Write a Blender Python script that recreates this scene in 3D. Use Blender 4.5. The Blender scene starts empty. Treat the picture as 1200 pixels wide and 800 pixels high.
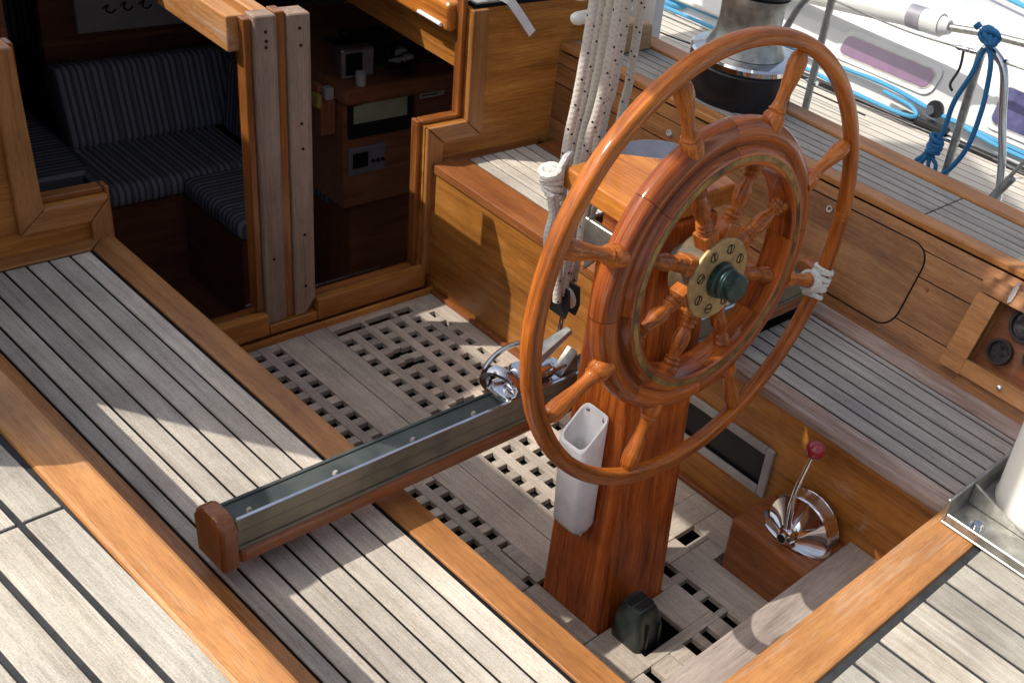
import bpy, bmesh, math, random
from mathutils import Vector, Matrix
random.seed(7)
sc = bpy.context.scene
COL = sc.collection
R = math.radians

# ------------------------------------------------------------------ helpers
def link(o, parent=None):
    COL.objects.link(o)
    if parent is not None:
        o.parent = parent
    return o

def thing(name, label, cat, loc=(0, 0, 0), group=None, mat=None):
    o = bpy.data.objects.new(name, None)
    o.empty_display_size = 0.05
    link(o)
    if mat is not None:
        o.matrix_world = mat
    else:
        o.location = loc
    o['label'] = label
    o['category'] = cat
    if group:
        o['group'] = group
    return o

def perm(p, axis):
    if axis == 'X':
        return (p[0], p[1], p[2])
    if axis == 'Y':
        return (p[1], p[2], p[0])
    return (p[2], p[0], p[1])

class MB:
    """collects shapes into one mesh with a grain coordinate and a tone per point"""
    def __init__(s):
        s.v, s.f, s.g, s.t, s.sm, s.mi = [], [], [], [], [], []

    def add(s, verts, faces, g, tone=None, smooth=False, mi=0):
        b = len(s.v)
        s.v += [tuple(p) for p in verts]
        s.g += [tuple(p) for p in g]
        if tone is None:
            tone = random.random()
        s.t += [tone] * len(verts)
        for f in faces:
            s.f.append([b + i for i in f])
            s.sm.append(smooth)
            s.mi.append(mi)

    def bm(s, bm, axis='X', tone=None, xf=None, smooth=False, mi=0, rnd=True):
        off = Vector((random.uniform(0, 50), random.uniform(0, 50), random.uniform(0, 50))) if rnd else Vector((0, 0, 0))
        bm.verts.index_update()
        vs = [v.co.copy() for v in bm.verts]
        g = [Vector(perm(p, axis)) + off for p in vs]
        if xf is not None:
            vs = [xf @ p for p in vs]
        s.add(vs, [[v.index for v in f.verts] for f in bm.faces], g, tone, smooth, mi)
        bm.free()

    def box(s, lo, hi, axis='X', bev=0.002, seg=1, tone=None, xf=None, mi=0, rnd=True):
        bm = bmesh.new()
        bmesh.ops.create_cube(bm, size=1.0)
        c = [(a + b) / 2 for a, b in zip(lo, hi)]
        d = [abs(b - a) for a, b in zip(lo, hi)]
        for v in bm.verts:
            v.co = Vector((v.co.x * d[0] + c[0], v.co.y * d[1] + c[1], v.co.z * d[2] + c[2]))
        if bev > 0:
            bmesh.ops.bevel(bm, geom=list(bm.edges), offset=min(bev, min(d) * 0.45), segments=seg, affect='EDGES', profile=0.5)
        s.bm(bm, axis, tone, xf, False, mi, rnd)

    def prism(s, pts, ext, axis='X', bev=0.0, seg=1, tone=None, xf=None, mi=0, smooth=False):
        """3D polygon pts extruded by the vector ext"""
        bm = bmesh.new()
        a = [bm.verts.new(p) for p in pts]
        b = [bm.verts.new(Vector(p) + Vector(ext)) for p in pts]
        n = len(pts)
        bm.faces.new(a)
        bm.faces.new(list(reversed(b)))
        for i in range(n):
            j = (i + 1) % n
            bm.faces.new([a[i], b[i], b[j], a[j]])
        bmesh.ops.recalc_face_normals(bm, faces=list(bm.faces))
        if bev > 0:
            bmesh.ops.bevel(bm, geom=list(bm.edges), offset=bev, segments=seg, affect='EDGES', profile=0.5)
        s.bm(bm, axis, tone, xf, smooth, mi)

    def tube(s, path, rad, n=10, closed=False, cap=True, tone=None, rnd=True, xf=None, mi=0, flat=None):
        path = [Vector(p) for p in path]
        m = len(path)
        if not hasattr(rad, '__len__'):
            rad = [rad] * m
        off = Vector((random.uniform(0, 50), 0, 0)) if rnd else Vector((0, 0, 0))
        tang = []
        for i in range(m):
            if closed:
                t = path[(i + 1) % m] - path[i - 1]
            else:
                t = path[min(i + 1, m - 1)] - path[max(i - 1, 0)]
            tang.append(t.normalized())
        up = Vector((0, 0, 1))
        if abs(tang[0].dot(up)) > 0.9:
            up = Vector((0, 1, 0))
        nv = (up - tang[0] * up.dot(tang[0])).normalized()
        vs, gs, L = [], [], 0
        for i in range(m):
            if i:
                L += (path[i] - path[i - 1]).length
                nv = nv - tang[i] * nv.dot(tang[i])
                nv.normalize()
            bv = tang[i].cross(nv)
            for k in range(n):
                a = 2 * math.pi * k / n
                q = (flat or 1.0)
                d = nv * math.cos(a) + bv * math.sin(a) * q
                vs.append(path[i] + d * rad[i])
                gs.append(Vector((L, math.cos(a) * rad[i], math.sin(a) * rad[i])) + off)
        fs = []
        rng = m if closed else m - 1
        for i in range(rng):
            i2 = (i + 1) % m
            for k in range(n):
                k2 = (k + 1) % n
                fs.append([i * n + k, i * n + k2, i2 * n + k2, i2 * n + k])
        if cap and not closed:
            fs.append([k for k in reversed(range(n))])
            fs.append([(m - 1) * n + k for k in range(n)])
        if xf is not None:
            vs = [xf @ v for v in vs]
        s.add(vs, fs, gs, tone, True, mi)

    def lathe(s, prof, n=32, xf=None, tone=None, closed=False, grain='axial', mi=0, arc=None):
        """prof: (r, z) about local Z; closed joins last to first (a ring)"""
        off = random.uniform(0, 50)
        vs, gs = [], []
        m = len(prof)
        full = arc is None
        a0, a1 = (0, 2 * math.pi) if full else arc
        nn = n if full else n + 1
        for k in range(nn):
            a = a0 + (a1 - a0) * k / n
            for r, z in prof:
                vs.append(Vector((r * math.cos(a), r * math.sin(a), z)))
                gs.append((z + off, r * math.cos(a), r * math.sin(a)) if grain == 'axial' else (a * prof[0][0] + off, r, z))
        fs = []
        for k in range(n):
            k2 = (k + 1) % nn
            for i in range(m if closed else m - 1):
                j = (i + 1) % m
                fs.append([k * m + i, k2 * m + i, k2 * m + j, k * m + j])
        if xf is not None:
            vs = [xf @ v for v in vs]
        s.add(vs, fs, gs, tone, True, mi)

    def build(s, name, mats, parent=None, auto=35, local=False):
        off = Vector((0, 0, 0))
        if parent is not None and not local:
            p, off = parent, Vector((0, 0, 0))
            while p is not None:
                off += Vector(p.location)
                p = p.parent
        me = bpy.data.meshes.new(name)
        me.from_pydata([Vector(p) - off for p in s.v], [], s.f)
        at = me.attributes.new('g', 'FLOAT_VECTOR', 'POINT')
        at.data.foreach_set('vector', [c for p in s.g for c in p])
        at = me.attributes.new('tone', 'FLOAT', 'POINT')
        at.data.foreach_set('value', s.t)
        me.polygons.foreach_set('use_smooth', [bool(x) for x in s.sm])
        if not isinstance(mats, (list, tuple)):
            mats = [mats]
        for m in mats:
            me.materials.append(m)
        me.polygons.foreach_set('material_index', s.mi)
        bmm = bmesh.new()
        bmm.from_mesh(me)
        bmesh.ops.recalc_face_normals(bmm, faces=list(bmm.faces))
        for e in bmm.edges:
            if len(e.link_faces) == 2 and e.calc_face_angle(0) > R(auto):
                e.smooth = False
        bmm.to_mesh(me)
        bmm.free()
        me.update()
        return link(bpy.data.objects.new(name, me), parent)

def mb():
    return MB()

def AX(o, d):
    """matrix: local Z along d at o"""
    d = Vector(d).normalized()
    return Matrix.Translation(Vector(o)) @ d.to_track_quat('Z', 'Y').to_matrix().to_4x4()

def spline(pts, k=6, closed=False):
    pts = [Vector(p) for p in pts]
    n = len(pts)
    out = []
    for i in range(n if closed else n - 1):
        if closed:
            a, b, c, d = pts[i - 1], pts[i], pts[(i + 1) % n], pts[(i + 2) % n]
        else:
            a, b, c, d = pts[max(i - 1, 0)], pts[i], pts[i + 1], pts[min(i + 2, n - 1)]
        for j in range(k):
            t = j / k
            out.append(0.5 * ((2 * b) + (c - a) * t + (2 * a - 5 * b + 4 * c - d) * t * t + (3 * b - a - 3 * c + d) * t ** 3))
    if not closed:
        out.append(pts[-1])
    return out

# ------------------------------------------------------------------ materials
def newmat(name):
    m = bpy.data.materials.new(name)
    m.use_nodes = True
    nt = m.node_tree
    nt.nodes.clear()
    out = nt.nodes.new('ShaderNodeOutputMaterial')
    b = nt.nodes.new('ShaderNodeBsdfPrincipled')
    nt.links.new(b.outputs[0], out.inputs[0])
    return m, nt, b

class N:
    def __init__(s, nt):
        s.nt = nt

    def __call__(s, typ, ins=None, **kw):
        n = s.nt.nodes.new('ShaderNode' + typ)
        for k, v in kw.items():
            setattr(n, k, v)
        for k, v in (ins or {}).items():
            s.set(n, k, v)
        return n

    def set(s, n, k, v):
        if hasattr(v, 'is_linked') or hasattr(v, 'node'):
            s.nt.links.new(v, n.inputs[k])
        else:
            n.inputs[k].default_value = v

    def math(s, op, a, b=0.0, clamp=False):
        n = s('Math', operation=op)
        n.use_clamp = clamp
        s.set(n, 0, a)
        s.set(n, 1, b)
        return n.outputs[0]

    def ramp(s, fac, stops, interp='LINEAR'):
        n = s('ValToRGB')
        n.color_ramp.interpolation = interp
        el = n.color_ramp.elements
        while len(el) > len(stops):
            el.remove(el[-1])
        while len(el) < len(stops):
            el.new(1.0)
        for e, (p, c) in zip(el, stops):
            e.position = p
            e.color = (*c, 1) if len(c) == 3 else c
        s.set(n, 0, fac)
        return n.outputs[0]

    def mix(s, fac, a, b, blend='MIX'):
        n = s('MixRGB', blend_type=blend)
        s.set(n, 0, fac)
        s.set(n, 1, a if not isinstance(a, tuple) else (*a, 1))
        s.set(n, 2, b if not isinstance(b, tuple) else (*b, 1))
        return n.outputs[0]

    def noise(s, vec, scale, detail=3, rough=0.5, dist=0.0, stretch=None):
        if stretch:
            mp = s('Mapping', {'Vector': vec, 'Scale': stretch})
            vec = mp.outputs[0]
        n = s('TexNoise', {'Vector': vec, 'Scale': scale, 'Detail': detail, 'Roughness': rough, 'Distortion': dist})
        return n.outputs[0]

    def attr(s, name):
        return s('Attribute', attribute_name=name)

def wood(name, dark, mid, light, rough=0.35, coat=0.5, wear=0.0, wearcol=(0.5, 0.4, 0.32), tonevar=0.25, bump=0.15,
         band=1.0, pores=0.5, cracks=0.0, crease_shade=0.0, spec=0.4, coatrough=0.14, coatbump=0.12):
    m, nt, b = newmat(name)
    n = N(nt)
    g = n.attr('g').outputs['Vector']
    tone = n.attr('tone').outputs['Fac']
    obj = n('TexCoord').outputs['Object']
    f1 = n.noise(g, 1.0, 4, 0.55, 0.6, (2.2, 34 * band, 34 * band))
    f2 = n.noise(g, 1.0, 3, 0.6, 0.2, (7, 170, 170))
    f3 = n.noise(g, 1.0, 2, 0.5, 0.0, (34, 800, 800))
    s1 = n.math('ADD', n.math('MULTIPLY', f1, 0.6), n.math('MULTIPLY', f2, 0.4))
    col = n.ramp(s1, [(0.30, dark), (0.5, mid), (0.70, light)])
    pr = n.ramp(f3, [(0.34, (1 - pores * 0.6,) * 3), (0.5, (1, 1, 1))])
    col = n.mix(1.0, col, pr, 'MULTIPLY')
    tv = n.math('ADD', n.math('MULTIPLY', tone, tonevar), 1 - tonevar * 0.55)
    hs = n('HueSaturation', {'Value': tv, 'Color': col})
    col = hs.outputs[0]
    rg = rough
    blot = n.noise(obj, 6.0, 4, 0.6)
    col = n.mix(0.55, col, n.mix(1.0, col, n.ramp(blot, [(0.3, (0.66, 0.62, 0.6)), (0.7, (1.22, 1.2, 1.15))]), 'MULTIPLY'))
    if cracks:
        ck = n.noise(g, 1.0, 2, 0.5, 0.4, (3.0, 70, 70))
        cm = n.ramp(ck, [(0.28, (1, 1, 1)), (0.32, (0, 0, 0))])
        col = n.mix(n.math('MULTIPLY', cm, cracks), col, (0.02, 0.01, 0.006))
    if wear:
        w1 = n.noise(g, 1.0, 4, 0.6, 0.5, (2.2, 14, 14))
        w2 = n.noise(g, 1.0, 4, 0.65, 0.3, (7, 110, 110))
        w = n.math('ADD', n.math('MULTIPLY', w1, 0.5), n.math('MULTIPLY', w2, 0.5))
        wm = n.ramp(w, [(0.62 - 0.28 * wear, (0, 0, 0)), (0.78 - 0.28 * wear, (1, 1, 1))])
        col = n.mix(n.math('MULTIPLY', wm, 0.62), col, wearcol)
        rg = n.math('ADD', n.math('MULTIPLY', wm, 0.35), rough)
    else:
        rn = n.noise(obj, 14.0, 3, 0.6)
        rg = n.math('ADD', n.math('MULTIPLY', rn, 0.16), rough - 0.08)
    if crease_shade:  # creases darkened by pointiness, shade mixed into the wood colour
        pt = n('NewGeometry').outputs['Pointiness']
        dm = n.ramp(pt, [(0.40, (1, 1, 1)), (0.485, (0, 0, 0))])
        col = n.mix(n.math('MULTIPLY', dm, crease_shade), col, (0.03, 0.009, 0.004))
    n.set(b, 'Base Color', col)
    n.set(b, 'Roughness', rg)
    b.inputs['Specular IOR Level'].default_value = spec
    b.inputs['Coat Weight'].default_value = coat
    b.inputs['Coat Roughness'].default_value = coatrough
    dn_ = n.noise(obj, 38.0, 3, 0.6)
    cbp = n('Bump', {'Strength': coatbump, 'Distance': 0.004, 'Height': n.math('ADD', dn_, n.math('MULTIPLY', f2, 0.35))})
    n.set(b, 'Coat Normal', cbp.outputs[0])
    bp = n('Bump', {'Strength': bump, 'Distance': 0.002, 'Height': n.math('ADD', f2, n.math('MULTIPLY', f3, 0.6))})
    n.set(b, 'Normal', bp.outputs[0])
    return m

def teak(name, dark, mid, light, tonevar=0.42, stain=0.5):
    m, nt, b = newmat(name)
    n = N(nt)
    g = n.attr('g').outputs['Vector']
    tone = n.attr('tone').outputs['Fac']
    obj = n('TexCoord').outputs['Object']
    f1 = n.noise(g, 1.0, 4, 0.6, 0.4, (3, 60, 60))
    f2 = n.noise(g, 1.0, 4, 0.7, 0.1, (9, 330, 330))
    f3 = n.noise(g, 1.0, 2, 0.6, 0.0, (60, 900, 900))
    s1 = n.math('ADD', n.math('MULTIPLY', f1, 0.45), n.math('MULTIPLY', f2, 0.55))
    col = n.ramp(s1, [(0.33, dark), (0.5, mid), (0.66, light)])
    col = n.mix(1.0, col, n.ramp(f3, [(0.33, (0.80, 0.79, 0.77)), (0.47, (1, 1, 1))]), 'MULTIPLY')
    spk = n.noise(obj, 420.0, 3, 0.7)
    col = n.mix(0.8, col, n.mix(1.0, col, n.ramp(spk, [(0.33, (0.70, 0.69, 0.67)), (0.5, (1, 1, 1)), (0.68, (1.14, 1.14, 1.13))]), 'MULTIPLY'))
    tv = n.math('ADD', n.math('MULTIPLY', tone, tonevar), 1 - tonevar * 0.5)
    warm = n.mix(n.math('MULTIPLY', tone, 0.6), (1.0, 1.0, 1.0), (1.03, 0.97, 0.90))
    hs = n('HueSaturation', {'Value': tv, 'Color': n.mix(1.0, col, warm, 'MULTIPLY')})
    col = hs.outputs[0]
    bl = n.noise(obj, 5.0, 6, 0.65)
    col = n.mix(stain, col, n.mix(1.0, col, n.ramp(bl, [(0.3, (0.6, 0.57, 0.56)), (0.6, (1.12, 1.12, 1.1))]), 'MULTIPLY'))
    n.set(b, 'Base Color', col)
    b.inputs['Roughness'].default_value = 0.82
    b.inputs['Specular IOR Level'].default_value = 0.25
    bp = n('Bump', {'Strength': 0.35, 'Distance': 0.0018, 'Height': n.math('ADD', n.math('ADD', f2, n.math('MULTIPLY', f3, 0.5)), n.math('MULTIPLY', spk, 0.6))})
    n.set(b, 'Normal', bp.outputs[0])
    return m

def plain(name, col, rough=0.5, metal=0.0, var=0.15, scale=20, bump=0.0, coat=0.0, col2=None, spec=0.5):
    m, nt, b = newmat(name)
    n = N(nt)
    obj = n('TexCoord').outputs['Object']
    f = n.noise(obj, scale, 5, 0.6)
    c2 = col2 or tuple(c * (1 - var * 2) for c in col)
    c = n.ramp(f, [(0.35, c2), (0.62, col)])
    n.set(b, 'Base Color', c)
    n.set(b, 'Roughness', n.math('ADD', n.math('MULTIPLY', f, 0.25 if not metal else 0.12), max(0.02, rough - 0.1)))
    b.inputs['Metallic'].default_value = metal
    b.inputs['Coat Weight'].default_value = coat
    b.inputs['Specular IOR Level'].default_value = spec
    if bump:
        bp = n('Bump', {'Strength': bump, 'Distance': 0.001, 'Height': n.noise(obj, scale * 8, 4, 0.6)})
        n.set(b, 'Normal', bp.outputs[0])
    return m

def rope_mat(name, base, fleck=None, period=0.05):
    m, nt, b = newmat(name)
    n = N(nt)
    g = n('SeparateXYZ', {0: n.attr('g').outputs['Vector']})
    ang = n.math('DIVIDE', n.math('ARCTAN2', g.outputs[2], g.outputs[1]), 2 * math.pi)
    s = g.outputs[0]
    h1 = n.math('SINE', n.math('MULTIPLY', n.math('ADD', n.math('DIVIDE', s, 0.011), n.math('MULTIPLY', ang, 3.0)), 2 * math.pi))
    h2 = n.math('SINE', n.math('MULTIPLY', n.math('SUBTRACT', n.math('DIVIDE', s, 0.011), n.math('MULTIPLY', ang, 3.0)), 2 * math.pi))
    hh = n.math('MAXIMUM', h1, h2)
    fz = n.noise(n('TexCoord').outputs['Object'], 60, 4, 0.6)
    dk = tuple(c * 0.70 for c in base)
    col = n.mix(n.math('ADD', n.math('MULTIPLY', hh, 0.25), n.math('MULTIPLY', fz, 0.6)), dk, base)
    if fleck:
        a = n.math('FRACT', n.math('ADD', n.math('DIVIDE', s, period), ang))
        bb = n.math('FRACT', n.math('SUBTRACT', n.math('DIVIDE', s, period * 0.9), ang))
        m1 = n.math('LESS_THAN', n.math('ABSOLUTE', n.math('SUBTRACT', a, 0.5)), 0.055)
        m2 = n.math('LESS_THAN', n.math('ABSOLUTE', n.math('SUBTRACT', n.math('ABSOLUTE', n.math('SUBTRACT', bb, 0.5)), 0.17)), 0.065)
        col = n.mix(n.math('MULTIPLY', m1, m2), col, fleck)
    n.set(b, 'Base Color', col)
    b.inputs['Roughness'].default_value = 0.85
    bp = n('Bump', {'Strength': 0.35, 'Distance': 0.0010, 'Height': n.math('ADD', hh, fz)})
    n.set(b, 'Normal', bp.outputs[0])
    return m

def stripes_mat(name, c1, c2, period=0.022):
    m, nt, b = newmat(name)
    n = N(nt)
    g = n('SeparateXYZ', {0: n.attr('g').outputs['Vector']})
    f = n.math('FRACT', n.math('DIVIDE', g.outputs[0], period))
    f2 = n.math('FRACT', n.math('DIVIDE', g.outputs[0], period * 2.7))
    k = n.ramp(f, [(0.0, (0, 0, 0)), (0.3, (0, 0, 0)), (0.36, (1, 1, 1)), (0.85, (1, 1, 1)), (0.95, (0, 0, 0))])
    col = n.mix(k, c2, c1)
    col = n.mix(n.math('MULTIPLY', n.math('GREATER_THAN', f2, 0.72), 0.5), col, c2)
    n.set(b, 'Base Color', col)
    b.inputs['Roughness'].default_value = 0.9
    n.set(b, 'Normal', n('Bump', {'Strength': 0.2, 'Distance': 0.002, 'Height': n.noise(n('TexCoord').outputs['Object'], 300, 2)}).outputs[0])
    return m

def lines_mat(name, plank, caulk, pitch, width, rough=0.8):
    """plank lines on a flat deck from the grain coordinate: x along, y across"""
    m, nt, b = newmat(name)
    n = N(nt)
    gv = n.attr('g').outputs['Vector']
    g = n('SeparateXYZ', {0: gv})
    u = n.math('DIVIDE', g.outputs[1], pitch)
    f = n.math('FRACT', u)
    idx = n.math('FLOOR', u)
    wn = n('TexWhiteNoise', noise_dimensions='1D')
    n.set(wn, 'W', idx)
    st = n.noise(gv, 1.0, 4, 0.6, 0.2, (4, 130, 130))
    c = n.mix(1.0, (*plank,), n.ramp(st, [(0.3, (0.78, 0.76, 0.74)), (0.65, (1.08, 1.08, 1.08))]), 'MULTIPLY')
    hs = n('HueSaturation', {'Value': n.math('ADD', n.math('MULTIPLY', wn.outputs[0], 0.2), 0.9), 'Color': c})
    col = n.mix(n.math('LESS_THAN', f, width / pitch), hs.outputs[0], caulk)
    n.set(b, 'Base Color', col)
    b.inputs['Roughness'].default_value = rough
    return m

M = {}
M['varnish'] = wood('varnished_mahogany', (0.105, 0.030, 0.0075), (0.27, 0.088, 0.020), (0.43, 0.165, 0.042), rough=0.32, coat=0.45)
M['wheel'] = wood('wheel_mahogany', (0.075, 0.016, 0.004), (0.41, 0.110, 0.014), (0.72, 0.245, 0.038), rough=0.45, coat=0.42, spec=0.15, coatrough=0.07, coatbump=0.05, crease_shade=0.75, wear=0.08, wearcol=(0.36, 0.19, 0.115), tonevar=0.3, bump=0.35, pores=0.6, band=0.9)
M['ringwood'] = wood('ring_mahogany', (0.060, 0.012, 0.004), (0.31, 0.070, 0.012), (0.58, 0.165, 0.028), rough=0.42, coat=0.55, spec=0.15, coatrough=0.07, coatbump=0.05, crease_shade=0.7, wear=0.08, wearcol=(0.33, 0.17, 0.12), tonevar=0.4, bump=0.3, pores=0.6)
M['column'] = wood('column_mahogany', (0.10, 0.018, 0.0045), (0.50, 0.112, 0.016), (0.84, 0.25, 0.036), rough=0.45, spec=0.2, coatrough=0.1, coatbump=0.06, coat=0.25, bump=0.3, band=1.4, pores=0.6, cracks=0.5)
M['lid'] = wood('lid_mahogany', (0.27, 0.075, 0.012), (0.52, 0.175, 0.030), (0.68, 0.27, 0.052), rough=0.4, spec=0.2, coatrough=0.08, coatbump=0.05, coat=0.5)
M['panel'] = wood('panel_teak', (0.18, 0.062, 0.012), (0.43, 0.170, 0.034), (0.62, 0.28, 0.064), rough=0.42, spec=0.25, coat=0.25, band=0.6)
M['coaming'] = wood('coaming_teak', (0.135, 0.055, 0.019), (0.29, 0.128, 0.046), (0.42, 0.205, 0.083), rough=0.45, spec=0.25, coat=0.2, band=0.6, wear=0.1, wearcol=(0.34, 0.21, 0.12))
M['panelred'] = wood('panel_mahogany', (0.14, 0.040, 0.012), (0.29, 0.094, 0.026), (0.41, 0.148, 0.043), rough=0.45, spec=0.25, coat=0.35, band=0.6)
M['trim'] = wood('trim_teak', (0.27, 0.105, 0.028), (0.43, 0.185, 0.055), (0.54, 0.26, 0.088), rough=0.42, coat=0.2, wear=0.12, wearcol=(0.46, 0.31, 0.20))
M['trimworn'] = wood('worn_trim_teak', (0.34, 0.14, 0.042), (0.475, 0.215, 0.070), (0.565, 0.28, 0.10), rough=0.5, coat=0.1, wear=0.30, wearcol=(0.50, 0.385, 0.29))
M['trimred'] = wood('red_trim', (0.15, 0.045, 0.015), (0.28, 0.095, 0.029), (0.38, 0.145, 0.045), rough=0.38, coat=0.4)
M['trimgrey'] = wood('weathered_trim', (0.14, 0.066, 0.045), (0.30, 0.19, 0.145), (0.43, 0.33, 0.28), rough=0.7, coat=0.0, wear=0.60, wearcol=(0.50, 0.43, 0.385))
M['grey'] = wood('grey_post_wood', (0.22, 0.14, 0.098), (0.335, 0.232, 0.17), (0.44, 0.325, 0.25), rough=0.7, coat=0.0, wear=0.3, wearcol=(0.34, 0.26, 0.21), bump=0.2)
M['greystep'] = wood('grey_step_wood', (0.25, 0.20, 0.175), (0.37, 0.315, 0.28), (0.47, 0.41, 0.365), rough=0.8, coat=0.0, cracks=0.35, tonevar=0.1)
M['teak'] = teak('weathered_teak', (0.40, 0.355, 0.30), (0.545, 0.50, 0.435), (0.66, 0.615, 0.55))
M['teakside'] = teak('side_deck_teak', (0.30, 0.275, 0.23), (0.42, 0.395, 0.345), (0.53, 0.505, 0.45), 0.42, 0.7)
M['teakgrate'] = teak('grating_teak', (0.34, 0.29, 0.24), (0.47, 0.41, 0.35), (0.58, 0.52, 0.455), 0.4, 0.6)
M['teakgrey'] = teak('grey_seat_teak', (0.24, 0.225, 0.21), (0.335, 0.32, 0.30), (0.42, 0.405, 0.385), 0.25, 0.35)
M['caulk'] = plain('black_caulk', (0.012, 0.012, 0.014), 0.8, var=0.2, spec=0.12)
M['caulk_worn'] = plain('grey_caulk', (0.046, 0.047, 0.050), 0.8, var=0.2, spec=0.2)
M['dark'] = plain('bilge_dark', (0.006, 0.005, 0.005), 0.9)
M['steel'] = plain('stainless_steel', (0.72, 0.72, 0.73), 0.16, 1.0, 0.08)
M['steeldull'] = plain('dull_stainless', (0.48, 0.475, 0.44), 0.45, 0.9, 0.2, 30, 0.25)
M['chrome'] = plain('chrome', (0.80, 0.80, 0.82), 0.10, 1.0, 0.05)
M['bronze'] = plain('green_bronze_track', (0.26, 0.225, 0.155), 0.7, 0.1, 0.2, 9, 0.2, col2=(0.14, 0.13, 0.095), spec=0.3)
M['patina'] = plain('dark_patina', (0.075, 0.088, 0.078), 0.6, 0.15, 0.2, 14, 0.2, col2=(0.035, 0.047, 0.045))
M['brass'] = plain('aged_brass', (0.46, 0.32, 0.14), 0.55, 0.45, 0.2, 45, 0.2, col2=(0.30, 0.195, 0.085))
M['hubbronze'] = plain('dull_bronze', (0.13, 0.085, 0.045), 0.65, 0.15, 0.2, 40, 0.2, col2=(0.06, 0.04, 0.022))
M['inlay'] = plain('tarnished_inlay', (0.34, 0.23, 0.065), 0.45, 0.4, 0.4, 20, 0.2, col2=(0.035, 0.032, 0.02))
M['nut'] = plain('green_nut', (0.035, 0.085, 0.072), 0.42, 0.3, 0.3, 40, 0.2, col2=(0.012, 0.025, 0.022))
M['white'] = plain('white_plastic', (0.88, 0.87, 0.86), 0.45, var=0.08, scale=22)
M['ivory'] = plain('ivory_paint', (0.83, 0.82, 0.74), 0.35, var=0.03, scale=5)
M['gel'] = plain('white_gelcoat', (0.66, 0.66, 0.64), 0.3, var=0.04, scale=3, coat=0.3)
M['black'] = plain('black_plastic', (0.012, 0.012, 0.014), 0.4, var=0.2)
M['blackwinch'] = plain('black_winch_base', (0.010, 0.010, 0.014), 0.35, var=0.2)
M['greypaint'] = plain('grey_painted_cover', (0.30, 0.29, 0.33), 0.4, var=0.12)
M['screen'] = plain('dark_glass', (0.012, 0.012, 0.014), 0.35, var=0.1, spec=0.2)
M['tvglow'] = plain('dull_screen', (0.50, 0.58, 0.36), 0.2, var=0.1, coat=0.4)
M['greyframe'] = plain('grey_window_frame', (0.40, 0.39, 0.37), 0.45, var=0.1)
M['red'] = plain('red_knob', (0.33, 0.016, 0.03), 0.25, var=0.15, coat=0.5)
M['purple'] = plain('purple_window', (0.24, 0.115, 0.215), 0.12, var=0.25, scale=2.2, coat=0.9, col2=(0.12, 0.07, 0.14))
M['bluewin'] = plain('blue_window', (0.10, 0.10, 0.22), 0.15, var=0.2, coat=0.6)
M['rope'] = rope_mat('flecked_rope', (0.72, 0.66, 0.57), (0.02, 0.018, 0.025), 0.052)
M['ropecream'] = rope_mat('cream_rope', (0.70, 0.64, 0.53))
M['ropewhite'] = rope_mat('white_rope', (0.76, 0.73, 0.67))
M['ropeblue'] = rope_mat('blue_rope', (0.02, 0.16, 0.36))
M['ropelight'] = rope_mat('light_blue_rope', (0.10, 0.40, 0.66))
M['ropered'] = rope_mat('orange_rope', (0.62, 0.14, 0.06))
M['cabinwood'] = wood('cabin_mahogany', (0.17, 0.060, 0.035), (0.29, 0.110, 0.062), (0.38, 0.155, 0.085), rough=0.4, coat=0.3)
M['cabinlight'] = wood('cabin_shelf_wood', (0.24, 0.09, 0.04), (0.40, 0.16, 0.07), (0.52, 0.22, 0.095), rough=0.35, coat=0.3)
M['fabric'] = stripes_mat('striped_fabric', (0.40, 0.42, 0.50), (0.14, 0.15, 0.19))
M['paper'] = plain('paper', (0.55, 0.54, 0.52), 0.8, var=0.08)
M['ink'] = plain('ink', (0.03, 0.03, 0.03), 0.8)
M['orange'] = plain('orange_cloth', (0.42, 0.14, 0.06), 0.8)
M['yellow'] = plain('yellow_cloth', (0.50, 0.38, 0.10), 0.8)
M['shade_canvas'] = plain('shade_canvas', (0.45, 0.44, 0.40), 0.9, var=0.1)
M['nbdeck'] = lines_mat('pale_teak_deck', (0.56, 0.52, 0.45), (0.12, 0.11, 0.10), 0.062, 0.007)
M['gaugeface'] = plain('gauge_face', (0.045, 0.045, 0.05), 0.2, var=0.4, scale=60, coat=0.5)
M['fairlead'] = plain('dark_green_block', (0.032, 0.044, 0.041), 0.35, 0.2, 0.3, 25, 0.1)
M['tan'] = wood('tan_wood', (0.34, 0.22, 0.11), (0.46, 0.31, 0.17), (0.55, 0.39, 0.23), rough=0.6, coat=0.0)

def planks(b, xs, y0, y1, z0, z1, gap=0.005, bev=0.0012, butts=None, tone=None):
    """planks between the lines xs, running fore and aft"""
    for a, c in zip(xs[:-1], xs[1:]):
        lo, hi = min(a, c) + gap / 2, max(a, c) - gap / 2
        cuts = [y0] + sorted(butts(a) if butts else []) + [y1]
        for u, v in zip(cuts[:-1], cuts[1:]):
            b.box((lo, u + (gap / 2 if u != y0 else 0), z0), (hi, v - (gap / 2 if v != y1 else 0), z1), 'Y', bev, tone=tone)

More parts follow.
